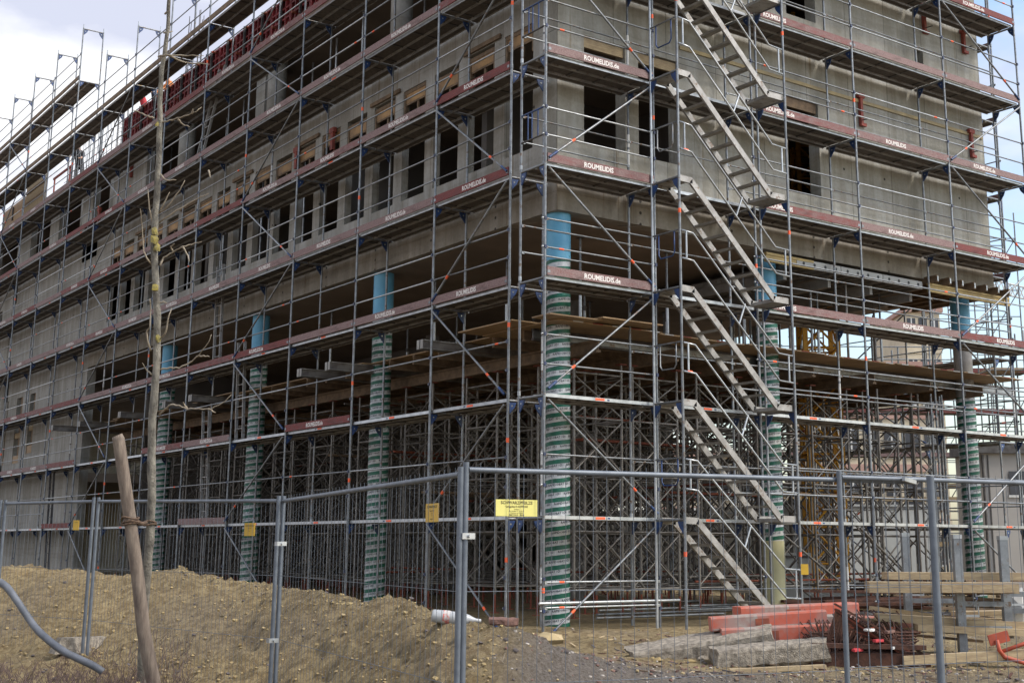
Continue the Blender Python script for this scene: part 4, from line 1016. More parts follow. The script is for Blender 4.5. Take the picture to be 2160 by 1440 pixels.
# bottle
bc = at(962, 1303, d=12.3)
bt = thing('plastic_bottle', 'empty plastic bottle with a red label lying on the clay heap', 'bottle', bc)
ax = rh*.985+V((0, 0, -.1)); ax.normalize()
K = 1.28; prof = [(-.18, .012), (-.178, .04), (-.165, .047), (-.1, .048), (-.02, .047), (.04, .046), (.09, .036), (.13, .02), (.15, .014), (.165, .014)]
put('body', MB().path([ax*a*K for a, b in prof], [b*K for a, b in prof], 'plastic', 16), bt)
put('label', MB().tube(ax*-.095*K, ax*-.045*K, .0495*K, 'label_red', 16, cap=False), bt); put('cap', MB().tube(ax*.165*K, ax*.185*K, .017, 'white_board', 12), bt)
bk = at(1062, 1318, d=12.0)
def wedge(mb, w, d, h, m, seed=1, jag=.15):
    """broken block: jagged ends, slightly uneven top and sides, fine subdivision"""
    nx, ny, nz = 26, 8, 5; idx = {}; vs = []; fs = []
    def g(i, j, k):
        if (i, j, k) not in idx:
            u, v_, t_ = i/nx*2-1, j/ny*2-1, k/nz*2-1
            x, y, z = u*w/2, v_*d/2, (t_+1)*h/2
            q = V((x*3+seed*7, y*3, z*5)); e = abs(u)**6
            x += e*(1 if u > 0 else -1)*w*.09*jag*4*noise.noise(V((seed*3.1, y*3.5, z*6)))
            n_ = noise.fractal(V((x*9, y*9, z*9+seed)), .8, 2, 4)*.012
            chip = max(0, noise.noise(V((x*2.2+seed*3, y*2+seed, z*2)))-.1)*.5
            r_ = 1-(abs(v_)**6*abs(t_)**6)*(.08+chip)
            z += .04*h*math.sin(x*1.5+seed)
            idx[(i, j, k)] = len(vs); vs.append((x+n_, y*r_+n_, h/2+(z-h/2)*r_+n_))
        return idx[(i, j, k)]
    for i in range(nx):
        for j in range(ny): fs += [(g(i, j, nz), g(i+1, j, nz), g(i+1, j+1, nz), g(i, j+1, nz)), (g(i, j, 0), g(i, j+1, 0), g(i+1, j+1, 0), g(i+1, j, 0))]
        for k in range(nz): fs += [(g(i, 0, k), g(i+1, 0, k), g(i+1, 0, k+1), g(i, 0, k+1)), (g(i, ny, k), g(i, ny, k+1), g(i+1, ny, k+1), g(i+1, ny, k))]
    for j in range(ny):
        for k in range(nz): fs += [(g(0, j, k), g(0, j, k+1), g(0, j+1, k+1), g(0, j+1, k)), (g(nx, j, k), g(nx, j+1, k), g(nx, j+1, k+1), g(nx, j, k+1))]
    return mb.add(vs, fs, m)
def rot(o, rx=0, ry=0, rz=0): o.rotation_euler = (rx, ry, rz); return o
rot(single('brick', wedge(MB(), .26, .12, .07, 'brick', 4), 'broken reddish brick at the foot of the heap below the scaffold corner', 'brick', (bk.x, bk.y, bk.z)), 0, .05, -YAW)
rk = at(1155, 1350, d=14)
single('clay_lump', MB().rock((0, 0, 0), .13, 'clod2', 5, (1.6, .9, .6), .2), 'large pale clay lump beside the corner scaffold post', 'clay lump', (rk.x, rk.y, rk.z+.01))
exec_parts.append(3)
# ---------------------------------------------------------------- rubble and materials at the right
RZ = -YAW
def gat(px, py, z=.17): return at(px, py, z=z)
def place(px, py, d): return at(px, py, d=d)
p = place(1480, 1372, 16.2); rot(single('concrete_slab', wedge(MB(), 1.75, .7, .24, 'concrete_bit', 11, .12), 'long broken concrete slab lying leftmost in the rubble', 'rubble', (p.x, p.y, .2)), .1, -.17, RZ)
p = place(1625, 1395, 15.4); rot(single('concrete_slab', wedge(MB(), 1.35, .6, .26, 'concrete_bit', 23, .15), 'jagged grey concrete slab in front of the red and white barriers', 'rubble', (p.x, p.y, .16)), 0, -.1, RZ)
def barrier(px, py, d, w, lab, tilt=-.06, rzz=0, zz=None, h=.2, hollow=False):
    p = place(px, py, d); t = thing('safety_barrier', lab, 'barrier', p, 'red and white plastic barriers')
    mb = MB(); n = 5
    for k in range(n):
        x0, x1 = -w/2+w*k/n, -w/2+w*(k+1)/n
        m = 'barrier_red' if k % 2 == 0 or k == 3 else 'barrier_white'
        # chamfered section
        pr = [(-.15, .012), (-.14, 0), (.14, 0), (.15, .012), (.15, h-.02), (.135, h), (-.135, h), (-.15, h-.02)]
        vs = [(x0, a, b) for a, b in pr]+[(x1, a, b) for a, b in pr]; nn = len(pr)
        mb.add(vs, [(i, (i+1) % nn, nn+(i+1) % nn, nn+i) for i in range(nn)]+([tuple(range(nn))] if k == 0 else [])+([tuple(range(nn, 2*nn))[::-1]] if k == n-1 else []), m)
    o = put('body', mb, t); g = put('recess', MB().box((-w*.12, -.154, .04), (w*.0, -.1505, h-.05), 'rust_red'), t); put('stripe', MB().box((-w/2+.02, -.154, .014), (w/2-.02, -.1502, .03), 'barrier_white'), t)
    t.rotation_euler = (0, tilt, RZ+rzz); return t
M['barrier_red'] = simple('faded_red_plastic', (.42, .095, .055), (.30, .20, .17), 3, .75, lo=.42, hi=.62)
M['barrier_white'] = simple('dirty_white_plastic', (.30, .27, .235), (.27, .14, .115), 6, .75, lo=.35, hi=.6)
barrier(1620, 1322, 16.4, 1.45, 'faded red and white plastic barrier lying on top of the stack', -.07, h=.17)
barrier(1640, 1352, 16.2, 1.4, 'faded red and white plastic barrier lying under another one', -.05, h=.19)
barrier(1800, 1330, 17.3, 1.7, 'faded red and white barrier behind the rusty rods, running to the timber', .03, h=.2)
barrier(1680, 1300, 17.4, 1.7, 'faded red plastic barrier at the back of the stack', -.03, .25, h=.16)
# rusty rods / mesh pile
t = thing('rusty_mesh_pile', 'heap of dark rusty reinforcing mesh and sheets beside the barriers', 'scrap steel', gat(1815, 1405, .15)); base = V(t['_p']); R = random.Random(8)
c0 = V((0, 0, 0)); loc = lambda a, b, c: rh*a+fh*b+V((0, 0, c))
for k in range(9):
    tl = R.uniform(-.05, .08)
    put('mesh_sheet', (lambda mb: [mb.tube(loc(-.62+.1*i+k*.02, -.15+k*.05, .08+.03*k), loc(-.62+.1*i+k*.02+R.uniform(-.1, .1), .75+k*.05, .12+.05*k+tl), .008, 'rust', 5) for i in range(13)] and [mb.tube(loc(-.65+k*.02, -.1+.09*i+k*.05, .085+.034*k), loc(.62+k*.02, -.1+.09*i+k*.05, .1+.034*k), .009, 'rust', 5) for i in range(9)] and mb)(MB()), t)
for k in range(34):
    u = k/33; a_ = -.5+1.1*u; put('rod', MB().obox(loc(-.45+.9*u+.05*math.sin(k*5), -.06+.012*k, .10+.012*k), loc(-.25+.75*u, .0+.006*k, .66-.42*u+.03*math.sin(k*3)), .012, .03, 'rust'), t)
for k in range(22): put('rod', MB().obox(loc(-.3+.02*k, -.09, .66-.02*k+.02*math.sin(k*4)), loc(.62+.05*math.sin(k*7), -.1+.02*k, .05+.012*k), .012, .022, 'rust' if k % 3 else 'rust_red'), t)
put('rust_sheet', MB().obox(loc(-.3, -.12, .72), loc(.68, -.2, .17), .14, .02, 'rust'), t)
put('rust_sheet', MB().obox(loc(-.66, -.2, .10), loc(.75, -.25, .09), .1, .16, 'rust'), t)
put('rust_sheet', MB().obox(loc(-.62, -.24, .26), loc(.7, -.28, .24), .1, .05, 'rust'), t)
for k in range(26):
    a = R.uniform(-.55, .5); put('rod', MB().tube(loc(a, -.1+R.uniform(-.1, .2), .12+R.uniform(0, .1)), loc(a+R.uniform(-.1, .35), .15+R.uniform(-.1, .3), .62-.5*abs(a+.2)+R.uniform(-.05, .03)), .009, 'rust', 5), t)
for k, (a, b, c, m) in enumerate(((.15, -.3, .3, 'jacket_red'), (.35, -.28, .22, 'white_board'), (.05, -.3, .42, 'white_board'), (-.1, -.3, .2, 'jacket_red'), (.3, -.25, .4, 'brick'))):
    put('litter', wedge(MB(), .14, .05, .03, m, k+50), t, loc(a, b, c))
# dark stacks behind rusty pile
t = thing('rusty_mesh_stack', 'low dark stack of rusty mesh behind the fence post at the right', 'scrap steel', gat(1960, 1335, .17)); base = V(t['_p'])
for k in range(7): put('mesh_sheet', (lambda mb: [mb.tube(loc(-1.0, .12*i, .05+.04*k), loc(1.1, .12*i+.05, .05+.04*k), .008, 'rust' if k % 2 else 'steel_dark', 5) for i in range(8)] and [mb.tube(loc(-.95+.15*i, 0, .06+.04*k), loc(-.95+.15*i, .9, .06+.04*k), .008, 'steel_dark', 5) for i in range(14)] and mb)(MB()), t)
def plank(px, py, d, L, w, h, lab, mat='timber', tilt=0, turn=0, name='timber_plank', grp=None):
    p = place(px, py, d); o = single(name, MB().box((-L/2, -w/2, -h/2), (L/2, w/2, h/2), mat), lab, 'plank', p, group=grp); o.rotation_euler = (0, tilt, RZ+turn); return o
G = 'timber on and around the steel racks'
plank(1985, 1238, 16.2, 1.82, .3, .13, 'thick pale timber beam on top of the steel racks', 'timber', .0, -.05, grp=G)
plank(2010, 1214, 16.7, 1.75, .3, .09, 'flat pale board behind the thick beam on the racks', 'timber', -.0, .0, grp=G)
plank(2060, 1240, 16.0, .95, .25, .1, 'short warped board hanging off the right side of the racks', 'timber', .0, .02, grp=G)
plank(2010, 1310, 16.4, 1.9, .3, .09, 'long timber beam on the lower tier of the racks', 'timber', .05, -.05, grp=G)
plank(1920, 1292, 16.8, 1.0, .3, .05, 'split board lying on the lower tier, left part', 'timber', .12, .2, grp=G)
plank(2060, 1328, 16.2, 1.5, .3, .08, 'second beam under the long one on the lower tier', 'timber', .04, -.05, grp=G)
plank(1860, 1312, 16.7, .45, .2, .1, 'short thick timber offcut beside the barrier end', 'timber', 0, .1, grp=G)
plank(2085, 1292, 17.2, .9, .3, .06, 'pale board at the back of the lower tier, right side', 'timber', -.03, 0, grp=G)
plank(2090, 1382, 15.2, 2.1, .12, .1, 'long squared timber lying on the soil at the lower right', 'timber', -.05, .05, grp=G)
plank(1640, 1410, 14.6, 1.1, .1, .05, 'weathered yellow lath lying before the concrete rubble', 'timber', -.04, .1, grp=G)
plank(1470, 1420, 14.4, 1.6, .1, .03, 'dark flat lath on the gravel, left of the yellow one', 'timber_old', .06, -.3, grp=G)
plank(1330, 1396, 14.8, .8, .09, .03, 'thin dark lath half buried in the gravel', 'timber_old', .08, -.45, grp=G)
plank(2050, 1383, 15.9, .3, .25, .06, 'small wooden block under the rack foot', 'timber_old', 0, .1, grp=G)
Rm = random.Random(4)
for k in range(9):
    plank(1880+k*27, Rm.uniform(1300, 1345), Rm.uniform(16.4, 17.4), Rm.uniform(.7, 1.5), .12, .03, 'thin loose board jumbled in the lower tier, %s of nine from the left' % ORD[k], 'timber' if k % 3 else 'timber_old', Rm.uniform(-.12, .12), Rm.uniform(-.3, .3), grp=G)
def rack(px, py, d, ht, lab):
    b = place(px, py, d); t = thing('steel_rack', lab, 'rack', (b.x, b.y, b.z), 'galvanised steel racks')
    put('post', MB().box((-.05, -.05, 0), (.05, -.042, ht), 'steel').box((-.05, -.042, 0), (-.042, .05, ht), 'steel').box((.042, -.042, 0), (.05, .05, ht), 'steel'), t)
    put('cup', MB().box((-.055, -.055, ht-.001), (.055, .055, ht+.05), 'steel_light'), t)
    put('arm', MB().box((.05, -.03, ht*.42), (.62, .03, ht*.42+.06), 'steel'), t); put('arm', MB().box((.05, -.03, .3), (.62, .03, .36), 'steel'), t)
    put('bracket', MB().box((.051, -.035, ht*.33), (.22, -.02, ht*.35), 'steel_light').box((.21, -.035, ht*.35), (.22, -.02, ht*.42), 'steel_light'), t)
    t.rotation_euler = (0, 0, RZ); return t
rack(2032, 1383, 16.1, 1.42, 'tall galvanised rack post holding the timber, left of the pair'); rack(2128, 1345, 16.3, 1.2, 'tall galvanised rack post at the right edge of the timber'); rack(1918, 1318, 18.0, 1.2, 'galvanised rack post behind the timber beside the thick fence post')
# orange pipe frame bottom right
b = place(2105, 1360, 15.2); t = thing('orange_pipe_frame', 'orange red painted pipe frame with a plate at the lower right edge', 'pipe frame', b); base = b
put('plate', MB().obox(loc(-.10, 0, .05), loc(.13, 0, .11), .03, .12, 'orange_paint'), t)
put('pipe', MB().path([loc(-.02, -.03, .06), loc(0, -.03, -.05), loc(.06, -.03, -.13), (loc(.2, -.03, -.17)), loc(.6, -.03, -.28)], .025, 'orange_paint', 10), t)
put('pipe', MB().path([loc(.03, -.02, -.07), loc(.3, -.02, .02), loc(.6, -.02, .1)], .022, 'orange_paint', 10), t)
wb = place(2146, 1280, 16.6); single('bulk_bag', MB().rock((0, 0, 0), .22, 'white_board', 3, (.7, .7, 1.3), .15), 'white plastic bag at the right edge beside the racks', 'bag', wb)
# yellow tag on stair tower foot
sign(1697, 1200, .12, .16, rh, 20.3, 'sign_dark', 'small crumpled yellow tag hanging on the scaffold right of the stairs', ())
# timber packers and pipes on the ground inside
for k in range(12):
    a = gat(1230+k*23, 1335-k*5, .2); 
for k, (x, y, L) in enumerate(((2.2, 1.4, 3.2), (2.6, 1.9, 3.6), (3.2, 2.6, 3.8), (4.4, 1.5, 3.6), (5.0, 2.2, 4), (2.4, 3.2, 4))):
    single('loose_tube', MB().tube((0, 0, 0), (L, .1, 0), .025, 'steel', 8), 'loose scaffold tube lying on the ground behind the front scaffold, %s from the left' % ORD[k], 'tube', (x, y, .27+.03*k), group='loose tubes on the ground')
lt = MB(); R_ = random.Random(31)
for k in range(420):
    px = R_.uniform(1180, 2180); p = at(px, R_.uniform(1330, 1440), z=.16)
    if (p-CAMP).length < 11: continue
    z = gz(p.x, p.y); a = R_.uniform(0, 3.14); L = R_.uniform(.03, .16); d_ = V((math.cos(a), math.sin(a), R_.uniform(-.1, .25)))*L
    lt.obox(V((p.x, p.y, z+.012)), V((p.x, p.y, z+.014))+d_, R_.uniform(.01, .035), .012, R_.choice(('timber_old', 'timber_old', 'timber', 'concrete_bit', 'stone_d', 'brick', 'rust')))
for k in range(60):
    p = at(R_.uniform(1360, 1720), R_.uniform(1370, 1402), z=.16); lt.rock((p.x, p.y, gz(p.x, p.y)+.015), R_.uniform(.025, .07), R_.choice(('concrete_bit', 'clod')), k, (1.2, 1, .7))
single('rubble_scatter', lt, 'small splinters, stones and scraps strewn over the soil round the rubble', None, kind='stuff')
# ---------------------------------------------------------------- background beyond the right side
def bg_building(px0, px1, ytop, d, floors, lab, mat='beige', ground=.0, band='pinkband', nwin=7, zt=None):
    a = at(px0, 1151, d=d); b = at(px1, 1151, d=d); W = (b-a).length; top = at((px0+px1)/2, ytop, d=d).z; dep = 9.
    t = thing('apartment_building', lab, 'building', (a.x, a.y, ground)); h = top-ground
    ex = (b-a).normalized(); ex = V((ex.x, ex.y, 0)).normalized(); ey = V((-ex.y, ex.x, 0)); 
    def bx(mb, x0, y0, z0, x1, y1, z1, m):
        vs = [ex*x+ey*y+V((0, 0, z)) for x, y, z in ((x0, y0, z0), (x1, y0, z0), (x1, y1, z0), (x0, y1, z0), (x0, y0, z1), (x1, y0, z1), (x1, y1, z1), (x0, y1, z1))]
        return mb.add(vs, [(0, 3, 2, 1), (4, 5, 6, 7), (0, 1, 5, 4), (1, 2, 6, 5), (2, 3, 7, 6), (3, 0, 4, 7)], m)
    put('wall', bx(MB(), 0, 0, 0, W, dep, h, mat), t)
    fh_ = h/floors
    for f in range(floors):
        put('floor_band', bx(MB(), -.05, -.06, f*fh_+fh_*.02, W+.05, -.002, f*fh_+fh_*.16, band), t)
        for k in range(nwin):
            x = W*(k+.5)/nwin; w = W/nwin*.36
            wf = put('window', bx(MB(), x-w, -.04, f*fh_+fh_*.3, x+w, -.003, f*fh_+fh_*.86, 'window_dark'), t)
            put('frame', bx(bx(MB(), x-.04, -.06, f*fh_+fh_*.3, x+.04, -.041, f*fh_+fh_*.86, 'white_board'), x-w, -.06, f*fh_+fh_*.27, x+w, -.041, f*fh_+fh_*.3, 'white_board'), wf)
    put('roof', bx(MB(), -.2, -.2, h+.002, W+.2, dep, h+.3, 'pinkband'), t); return t
bg_building(1740, 2000, 765, 62, 4, 'beige apartment building with pink bands seen through the shoring', nwin=6)
bg_building(1935, 2010, 640, 85, 6, 'taller beige building behind, beside the blue column top', nwin=3, band='beige')
bg_building(1400, 1640, 960, 66, 2, 'low beige building glimpsed behind the stair tower', nwin=6)
hall = thing('grey_hall', 'plain grey hall with a dark roof edge at the right margin', 'building', at(2075, 1151, d=44)); b0 = V(hall['_p']); hl = lambda mb: xf(mb, lambda p: rh*p.x+fh*p.y+V((0, 0, p.z)))
put('wall', hl(MB().box((0, 0, -1.5), (12, 2.5, 3.1), 'hall')), hall)
for k_ in range(9): put('cladding_seam', hl(MB().box((.3+k_*1.1, -.03, -1.4), (.34+k_*1.1, -.002, 3.05), 'steel_dark')), hall)
put('window', hl(MB().box((1.0, -.04, 1.7), (2.2, -.032, 2.5), 'window_dark').box((.95, -.05, 1.62), (2.25, -.003, 1.699), 'white_board')), hall)
put('downpipe', hl(MB().tube((.12, -.08, -1.4), (.12, -.08, 3.05), .05, 'steel_dark', 8)), hall)
put('roof', hl(MB().box((-.2, -.2, 3.101), (12.2, 2.5, 3.45), 'steel_dark')), hall)
for (px0, px1, y0, y1, d, lab, m) in ((1660, 1712, 1052, 1300, 33, 'upright light grey precast panel behind the stair tower', 'precast'), (1640, 1716, 1165, 1300, 29.5, 'lower light grey precast panel beside the crane mast', 'precast'), (1788, 1965, 1062, 1190, 40, 'long pale precast wall behind the timber racks', 'precast')):
    a = at(px0, y1, d=d); b = at(px1, y1, d=d); tz = at(px0, y0, d=d).z; L = (b-a).length
    o = single('precast_wall', MB().box((0, 0, 0), (L, .25, tz), m).box((0.05, -.02, tz-.12), (L-.05, -.002, tz-.06), 'steel_dark').tube((L*.3, .12, tz), (L*.3, .12, tz+.12), .02, 'steel_dark', 6).tube((L*.7, .12, tz), (L*.7, .12, tz+.12), .02, 'steel_dark', 6), lab, 'wall', (a.x, a.y, 0)); o.rotation_euler = (0, 0, RZ)
# retaining wall pieces glimpsed through the dark, east of the building
for k in range(6):
    o = single('retaining_panel', MB().box((0, 0, 0), (.3, 2.9, 2.7), 'precast').box((-.015, .1, 1.2), (-.001, 2.8, 1.22), 'steel_dark').tube((.15, .7, 2.7), (.15, .7, 2.85), .02, 'steel_dark', 6), 'light concrete retaining panel beyond the shoring, %s from the front' % ORD[k], 'wall', (17.5, 9.5+k*3.0, .1), group='retaining panels beyond the shoring')
# crane mast
cm = at(1742, 1151, d=31); crane = thing('tower_crane', 'yellow lattice crane mast seen through the open ground floor', 'crane', (cm.x, cm.y, 0)); cr = lambda mb: xf(mb, lambda p: rh*p.x+fh*p.y+V((0, 0, p.z)))
s = .40
for x, y in ((-s, -s), (s, -s), (s, s), (-s, s)): put('leg', cr(MB().box((x-.05, y-.05, 0), (x+.05, y+.05, 15), 'crane')), crane)
for k in range(17):
    z = .3+k*.85; mb = MB(); c = [(-s, -s), (s, -s), (s, s), (-s, s)]
    for q in range(4):
        a, b = c[q], c[(q+1) % 4]; mb.tube((*a, z), (*b, z), .03, 'crane', 6); mb.tube((*a, z), (*b, z+.85), .028, 'crane', 6)
        if q % 2 == 0: mb.tube((*b, z), (*a, z+.85), .028, 'crane', 6)
    put('lattice', cr(mb), crane)
mb = MB()
for z in np.arange(.3, 14.6, .3): mb.tube((-.2, .3, z), (.2, .3, z), .015, 'crane', 5)
mb.tube((-.2, .3, 0), (-.2, .3, 14.8), .02, 'crane', 5); mb.tube((.2, .3, 0), (.2, .3, 14.8), .02, 'crane', 5); put('ladder', cr(mb), crane)
put('base', cr(MB().box((-1, -1, 0), (1, 1, .5), 'precast')), crane)
# thin lattice scaffold towers far right + crane jib
for q, (px, d, W, Hh, lab) in enumerate(((2030, 52, 1.3, 15, 'slender far scaffold tower just right of the blue column'), (2095, 50, 1.6, 13, 'slender far scaffold tower near the right edge'), (2150, 47, 1.3, 14, 'slender far scaffold tower cut by the right edge'))):
    a = at(px, 1151, d=d); t = thing('far_scaffold_tower', lab, 'scaffold', (a.x, a.y, 0), 'far scaffold towers')
    for x in (-W/2, W/2):
        for y in (0, 1.2): put('post', cr(MB().tube((x, y, 0), (x, y, Hh), .028, 'steel', 6)), t)
    mb = MB()
    for z in np.arange(1, Hh, 1.0):
        mb.tube((-W/2, 0, z), (W/2, 0, z), .02, 'steel', 5); mb.tube((-W/2, 1.2, z), (W/2, 1.2, z), .02, 'steel', 5); mb.tube((-W/2, 0, z), (-W/2, 1.2, z), .02, 'steel', 5)
    for z in np.arange(1, Hh-2, 2.0): mb.tube((-W/2, 0, z), (W/2, 0, z+2), .02, 'steel', 5)
    put('bracing', cr(mb), t)
    for z in (4, 8): put('platform', cr(MB().box((-W/2, 0, z), (W/2, 1.2, z+.08), 'ply' if q else 'timber')), t)
j0 = at(2085, 612, d=120); jb = thing('crane_jib', 'distant white lattice crane jib against the sky at the right edge', 'crane', j0)
mb = MB(); dv = at(2330, 672, d=120)-j0; n_ = 26
for k in range(n_):
    a, b = dv*k/n_, dv*(k+1)/n_; mb.tube(a, b, .08, 'white_board', 4); mb.tube(a+V((0, 0, 1.1)), b+V((0, 0, 1.1)), .08, 'white_board', 4); mb.tube(a, b+V((0, 0, 1.1)), .05, 'white_board', 4); mb.tube(b, a+V((0, 0, 1.1)), .05, 'white_board', 4)
put('jib', mb, jb); tw = at(2330, 1150, d=120)
put('mast', MB().tube(dv, V((tw.x-j0.x, tw.y-j0.y, -j0.z)), .7, 'white_board', 4), jb)
fs_ = at(1640, 1151, d=50); far = thing('far_scaffold', 'dense grey scaffold in front of the beige apartment building', 'scaffold', (fs_.x, fs_.y, 0))
for k in range(9):
    for yy in (0, .9): put('post', cr(MB().tube((k*1.25, yy, 0), (k*1.25, yy, 8.6+(k % 3)*.7), .035, 'steel', 6)), far)
for z in (1.6, 3.3, 5.0, 6.7, 8.3):
    put('deck', cr(MB().box((-.1, 0, z), (10.1, .9, z+.06), 'ply_under')), far); put('toe_board', cr(MB().box((-.1, -.04, z), (10.1, -.005, z+.17), 'toe' if z > 4 else 'timber')), far)
    for h in (.5, 1.0): put('guard_rail', cr(MB().tube((-.1, -.03, z+h), (10.1, -.03, z+h), .025, 'steel', 6)), far)
for k in range(8): put('brace', cr(MB().tube((k*1.25, -.05, 1.6*(k % 5)), (k*1.25+1.25, -.05, 1.6*(k % 5)+1.6), .025, 'steel', 6)), far)
for k, (px, py, d, sz, lab) in enumerate(((1905, 1185, 30, .9, 'dark brown rusty scrap heap behind the timber racks'), (2080, 1160, 28, 1.1, 'brown stack of old formwork timber behind the right column'), (1800, 1245, 26, .7, 'low pile of brown reinforcing bars beyond the front scaffold'))):
    p = at(px, py, d=d); t = thing('material_heap', lab, 'heap', (p.x, p.y, .1)); R = random.Random(k)
    for q in range(14):
        a = R.uniform(-sz, sz); z = R.uniform(.05, sz*.9)*(1-abs(a)/sz*.5); put('board', MB().obox(rh*(a-1)+fh*R.uniform(-.4, .4)+V((0, 0, z)), rh*(a+1)+fh*R.uniform(-.4, .4)+V((0, 0, z+R.uniform(-.1, .1))), .2, .05, 'timber_old' if k == 1 else 'rust'), t)
# blue drum on the platform
single('blue_drum', cyl(.28, .85, 'blue').tube((0, 0, .85), (0, 0, .86), .25, 'blue', 24), 'blue drum on the platform behind the toe board', 'drum', (15.2, 4.6, 7.0)) if False else None
# ---------------------------------------------------------------- workers on the top slab
def worker(loc_, heading, jacket, helmet, trousers, lab, lean=.25, arm=1):
    t = thing('person', lab, 'person', loc_)
    hs = [(0, 0, .95), (0, lean*.3, 1.2), (0, lean*.7, 1.42), (0, lean*.9, 1.55), (0, lean, 1.66), (0, lean+.02, 1.74),
          (-.19, lean*.75, 1.42), (-.27, lean+.1, 1.18), (-.2, lean+.32, 1.05), (.19, lean*.75, 1.42), (.27, lean+.1, 1.18), (.2, lean+.32, 1.08),
          (-.1, 0, .9), (-.13, .05, .5), (-.13, -.02, .08), (-.13, .12, .04), (.1, 0, .9), (.14, .0, .5), (.14, -.1, .08), (.14, .04, .04)]
    rad = [.15, .14, .15, .065, .09, .085, .07, .05, .04, .07, .05, .04, .1, .075, .05, .04, .1, .075, .05, .04]
    ed = [(0, 1), (1, 2), (2, 3), (3, 4), (4, 5), (2, 6), (6, 7), (7, 8), (2, 9), (9, 10), (10, 11), (0, 12), (12, 13), (13, 14), (14, 15), (0, 16), (16, 17), (17, 18), (18, 19)]
    k0 = len(hs)
    for s, w in ((-1, 8), (1, 11)):     # palm and five fingers
        b = V(hs[w]); hs.append(tuple(b+V((0, .07, -.01)))); rad.append(.032); ed.append((w, len(hs)-1)); pi_ = len(hs)-1
        for f in range(4):
            c = b+V((-.03+.02*f, .11, -.02)); hs.append(tuple(c)); rad.append(.009); ed.append((pi_, len(hs)-1)); hs.append(tuple(c+V((0, .02+.006*(f in (1, 2)), -.03)))); rad.append(.008); ed.append((len(hs)-2, len(hs)-1))
        hs.append(tuple(b+V((-s*.04, .07, .0)))); rad.append(.01); ed.append((pi_, len(hs)-1))
    me = bpy.data.meshes.new('body'); me.from_pydata(hs, ed, []); ob = bpy.data.objects.new('body', me); COL.objects.link(ob)
    md = ob.modifiers.new('s', 'SKIN')
    for i, r in enumerate(rad): me.skin_vertices[0].data[i].radius = (r, r)
    me.skin_vertices[0].data[0].use_root = True
    ob.modifiers.new('u', 'SUBSURF').levels = 1
    dg = bpy.context.evaluated_depsgraph_get(); dg.update(); m2 = bpy.data.meshes.new_from_object(ob.evaluated_get(dg)); bpy.data.objects.remove(ob)
    m2.materials.clear()
    for m in ('skin', jacket, trousers): m2.materials.append(M[m])
    for p in m2.polygons:
        c = p.center; p.material_index = 2 if c.z < .98 and abs(c.x) < .3 and c.y < .15 else (0 if c.z > 1.5 or c.y > lean+.24 else 1); p.use_smooth = True
    put('body', m2, t)
    hm = MB(); 
    for a, b, c, d in ((1.70, .125, 1.76, .118), (1.76, .118, 1.82, .09), (1.82, .09, 1.85, .03)): hm.tube((0, lean+.01, a), (0, lean+.01, c), b, helmet, 16, d)
    hm.box((-.08, lean+.09, 1.695), (.08, lean+.18, 1.71), helmet); put('helmet', hm, t)
    t.rotation_euler = (0, 0, heading); return t
worker((1.7, 26.5, 15.2+.5), 1.2, 'jacket_red', 'helmet_yellow', 'jacket_dark', 'worker in red with a yellow helmet bending on the top slab')
worker((1.9, 25.9, 15.2+.6), 2.4, 'jacket_dark', 'helmet_blue', 'jacket_dark', 'worker with a blue helmet next to the red-clad one on the top slab')
worker((1.6, 33.6, 15.2), 2.6, 'jacket_dark', 'helmet_yellow', 'jacket_dark', 'dark-clothed worker bending at a red rail on the far part of the top slab', .45)
worker((1.7, 23.6, 15.2), 1.7, 'jacket_orange', 'helmet_yellow', 'jacket_dark', 'worker in an orange vest behind the red shuttering panels', .3)
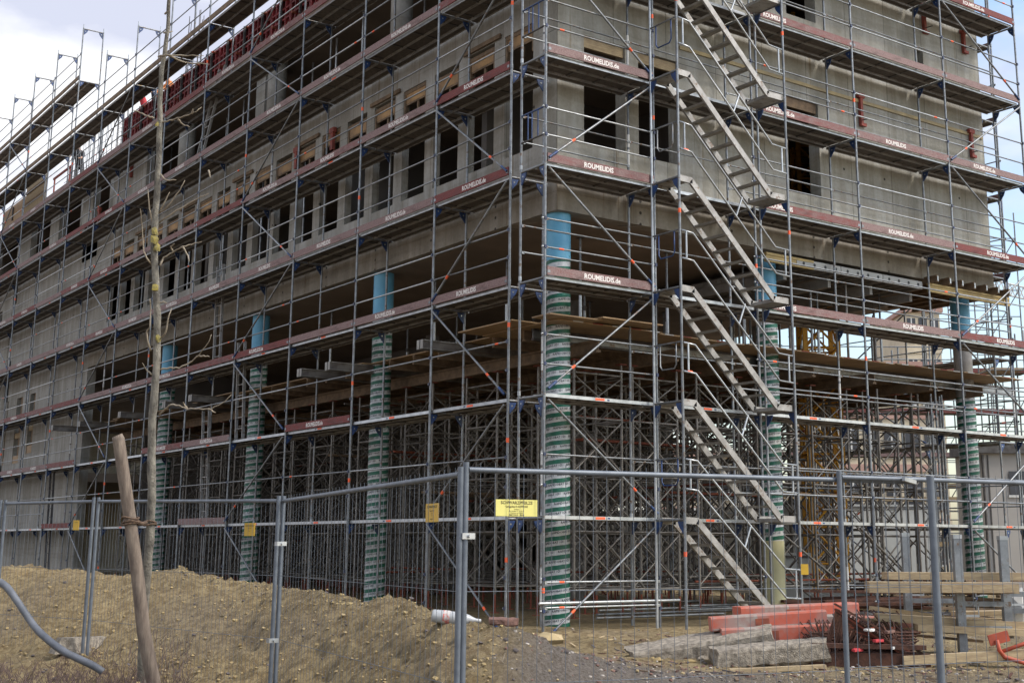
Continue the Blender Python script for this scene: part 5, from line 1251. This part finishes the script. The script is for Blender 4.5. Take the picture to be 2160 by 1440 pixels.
single('red_rail', MB().box((0, 0, 0), (.06, 2.4, .08), 'red_hook').box((0, .1, -.8), (.05, .16, -.001), 'red_hook').box((0, 2.2, -.8), (.05, 2.26, -.001), 'red_hook'), 'red steel rail on posts by the bending worker', 'rail', (1.2, 33.4, 16.0))
# ---------------------------------------------------------------- world and light
w = bpy.data.worlds.new('World'); sc.world = w; w.use_nodes = True; t = w.node_tree; bgn = t.nodes['Background']
SUN = V((.42, -.62, .80)).normalized(); el = math.asin(SUN.z); az = math.atan2(SUN.x, SUN.y)
sky = t.nodes.new('ShaderNodeTexSky'); sky.sky_type = 'NISHITA'; sky.sun_disc = False; sky.sun_elevation = el; sky.sun_rotation = az; sky.dust_density = 2; sky.air_density = 1.2
tc = t.nodes.new('ShaderNodeTexCoord'); mp = t.nodes.new('ShaderNodeMapping'); mp.inputs['Scale'].default_value = (1, 1, 2.2); mp.inputs['Location'].default_value = (1.3, .4, .2); t.links.new(tc.outputs['Generated'], mp.inputs[0])
n1 = noi(t, 2.6, mp.outputs[0], 9, .55); n2 = noi(t, 5.5, mp.outputs[0], 6, .5)
cl = mixc(t, ramp(t, n2, .42, .58), (2.7, 2.85, 3.45), (4.3, 4.35, 4.5))
vd = t.nodes.new('ShaderNodeVectorMath'); vd.operation = 'DOT_PRODUCT'; t.links.new(tc.outputs['Generated'], vd.inputs[0]); vd.inputs[1].default_value = (-.42, .30, -.25)
sm = t.nodes.new('ShaderNodeMath'); t.links.new(n1, sm.inputs[0]); t.links.new(vd.outputs['Value'], sm.inputs[1])
mix = mixc(t, ramp(t, sm.outputs[0], .36, .50), sky.outputs[0], cl)
t.links.new(mix, bgn.inputs[0]); bgn.inputs[1].default_value = .14
ld = bpy.data.lights.new('sun', 'SUN'); ld.energy = 1.5; ld.angle = math.radians(16); ld.color = (1, .95, .87)
lo = bpy.data.objects.new('sun', ld); COL.objects.link(lo); lo.rotation_euler = SUN.to_track_quat('Z', 'Y').to_euler(); lo.location = (0, 0, 40)
vs = sc.view_settings; vs.view_transform = 'Standard'; vs.look = 'None'; vs.exposure = .95; vs.gamma = 1
for o in bpy.data.objects:
    if '_p' in o: del o['_p']
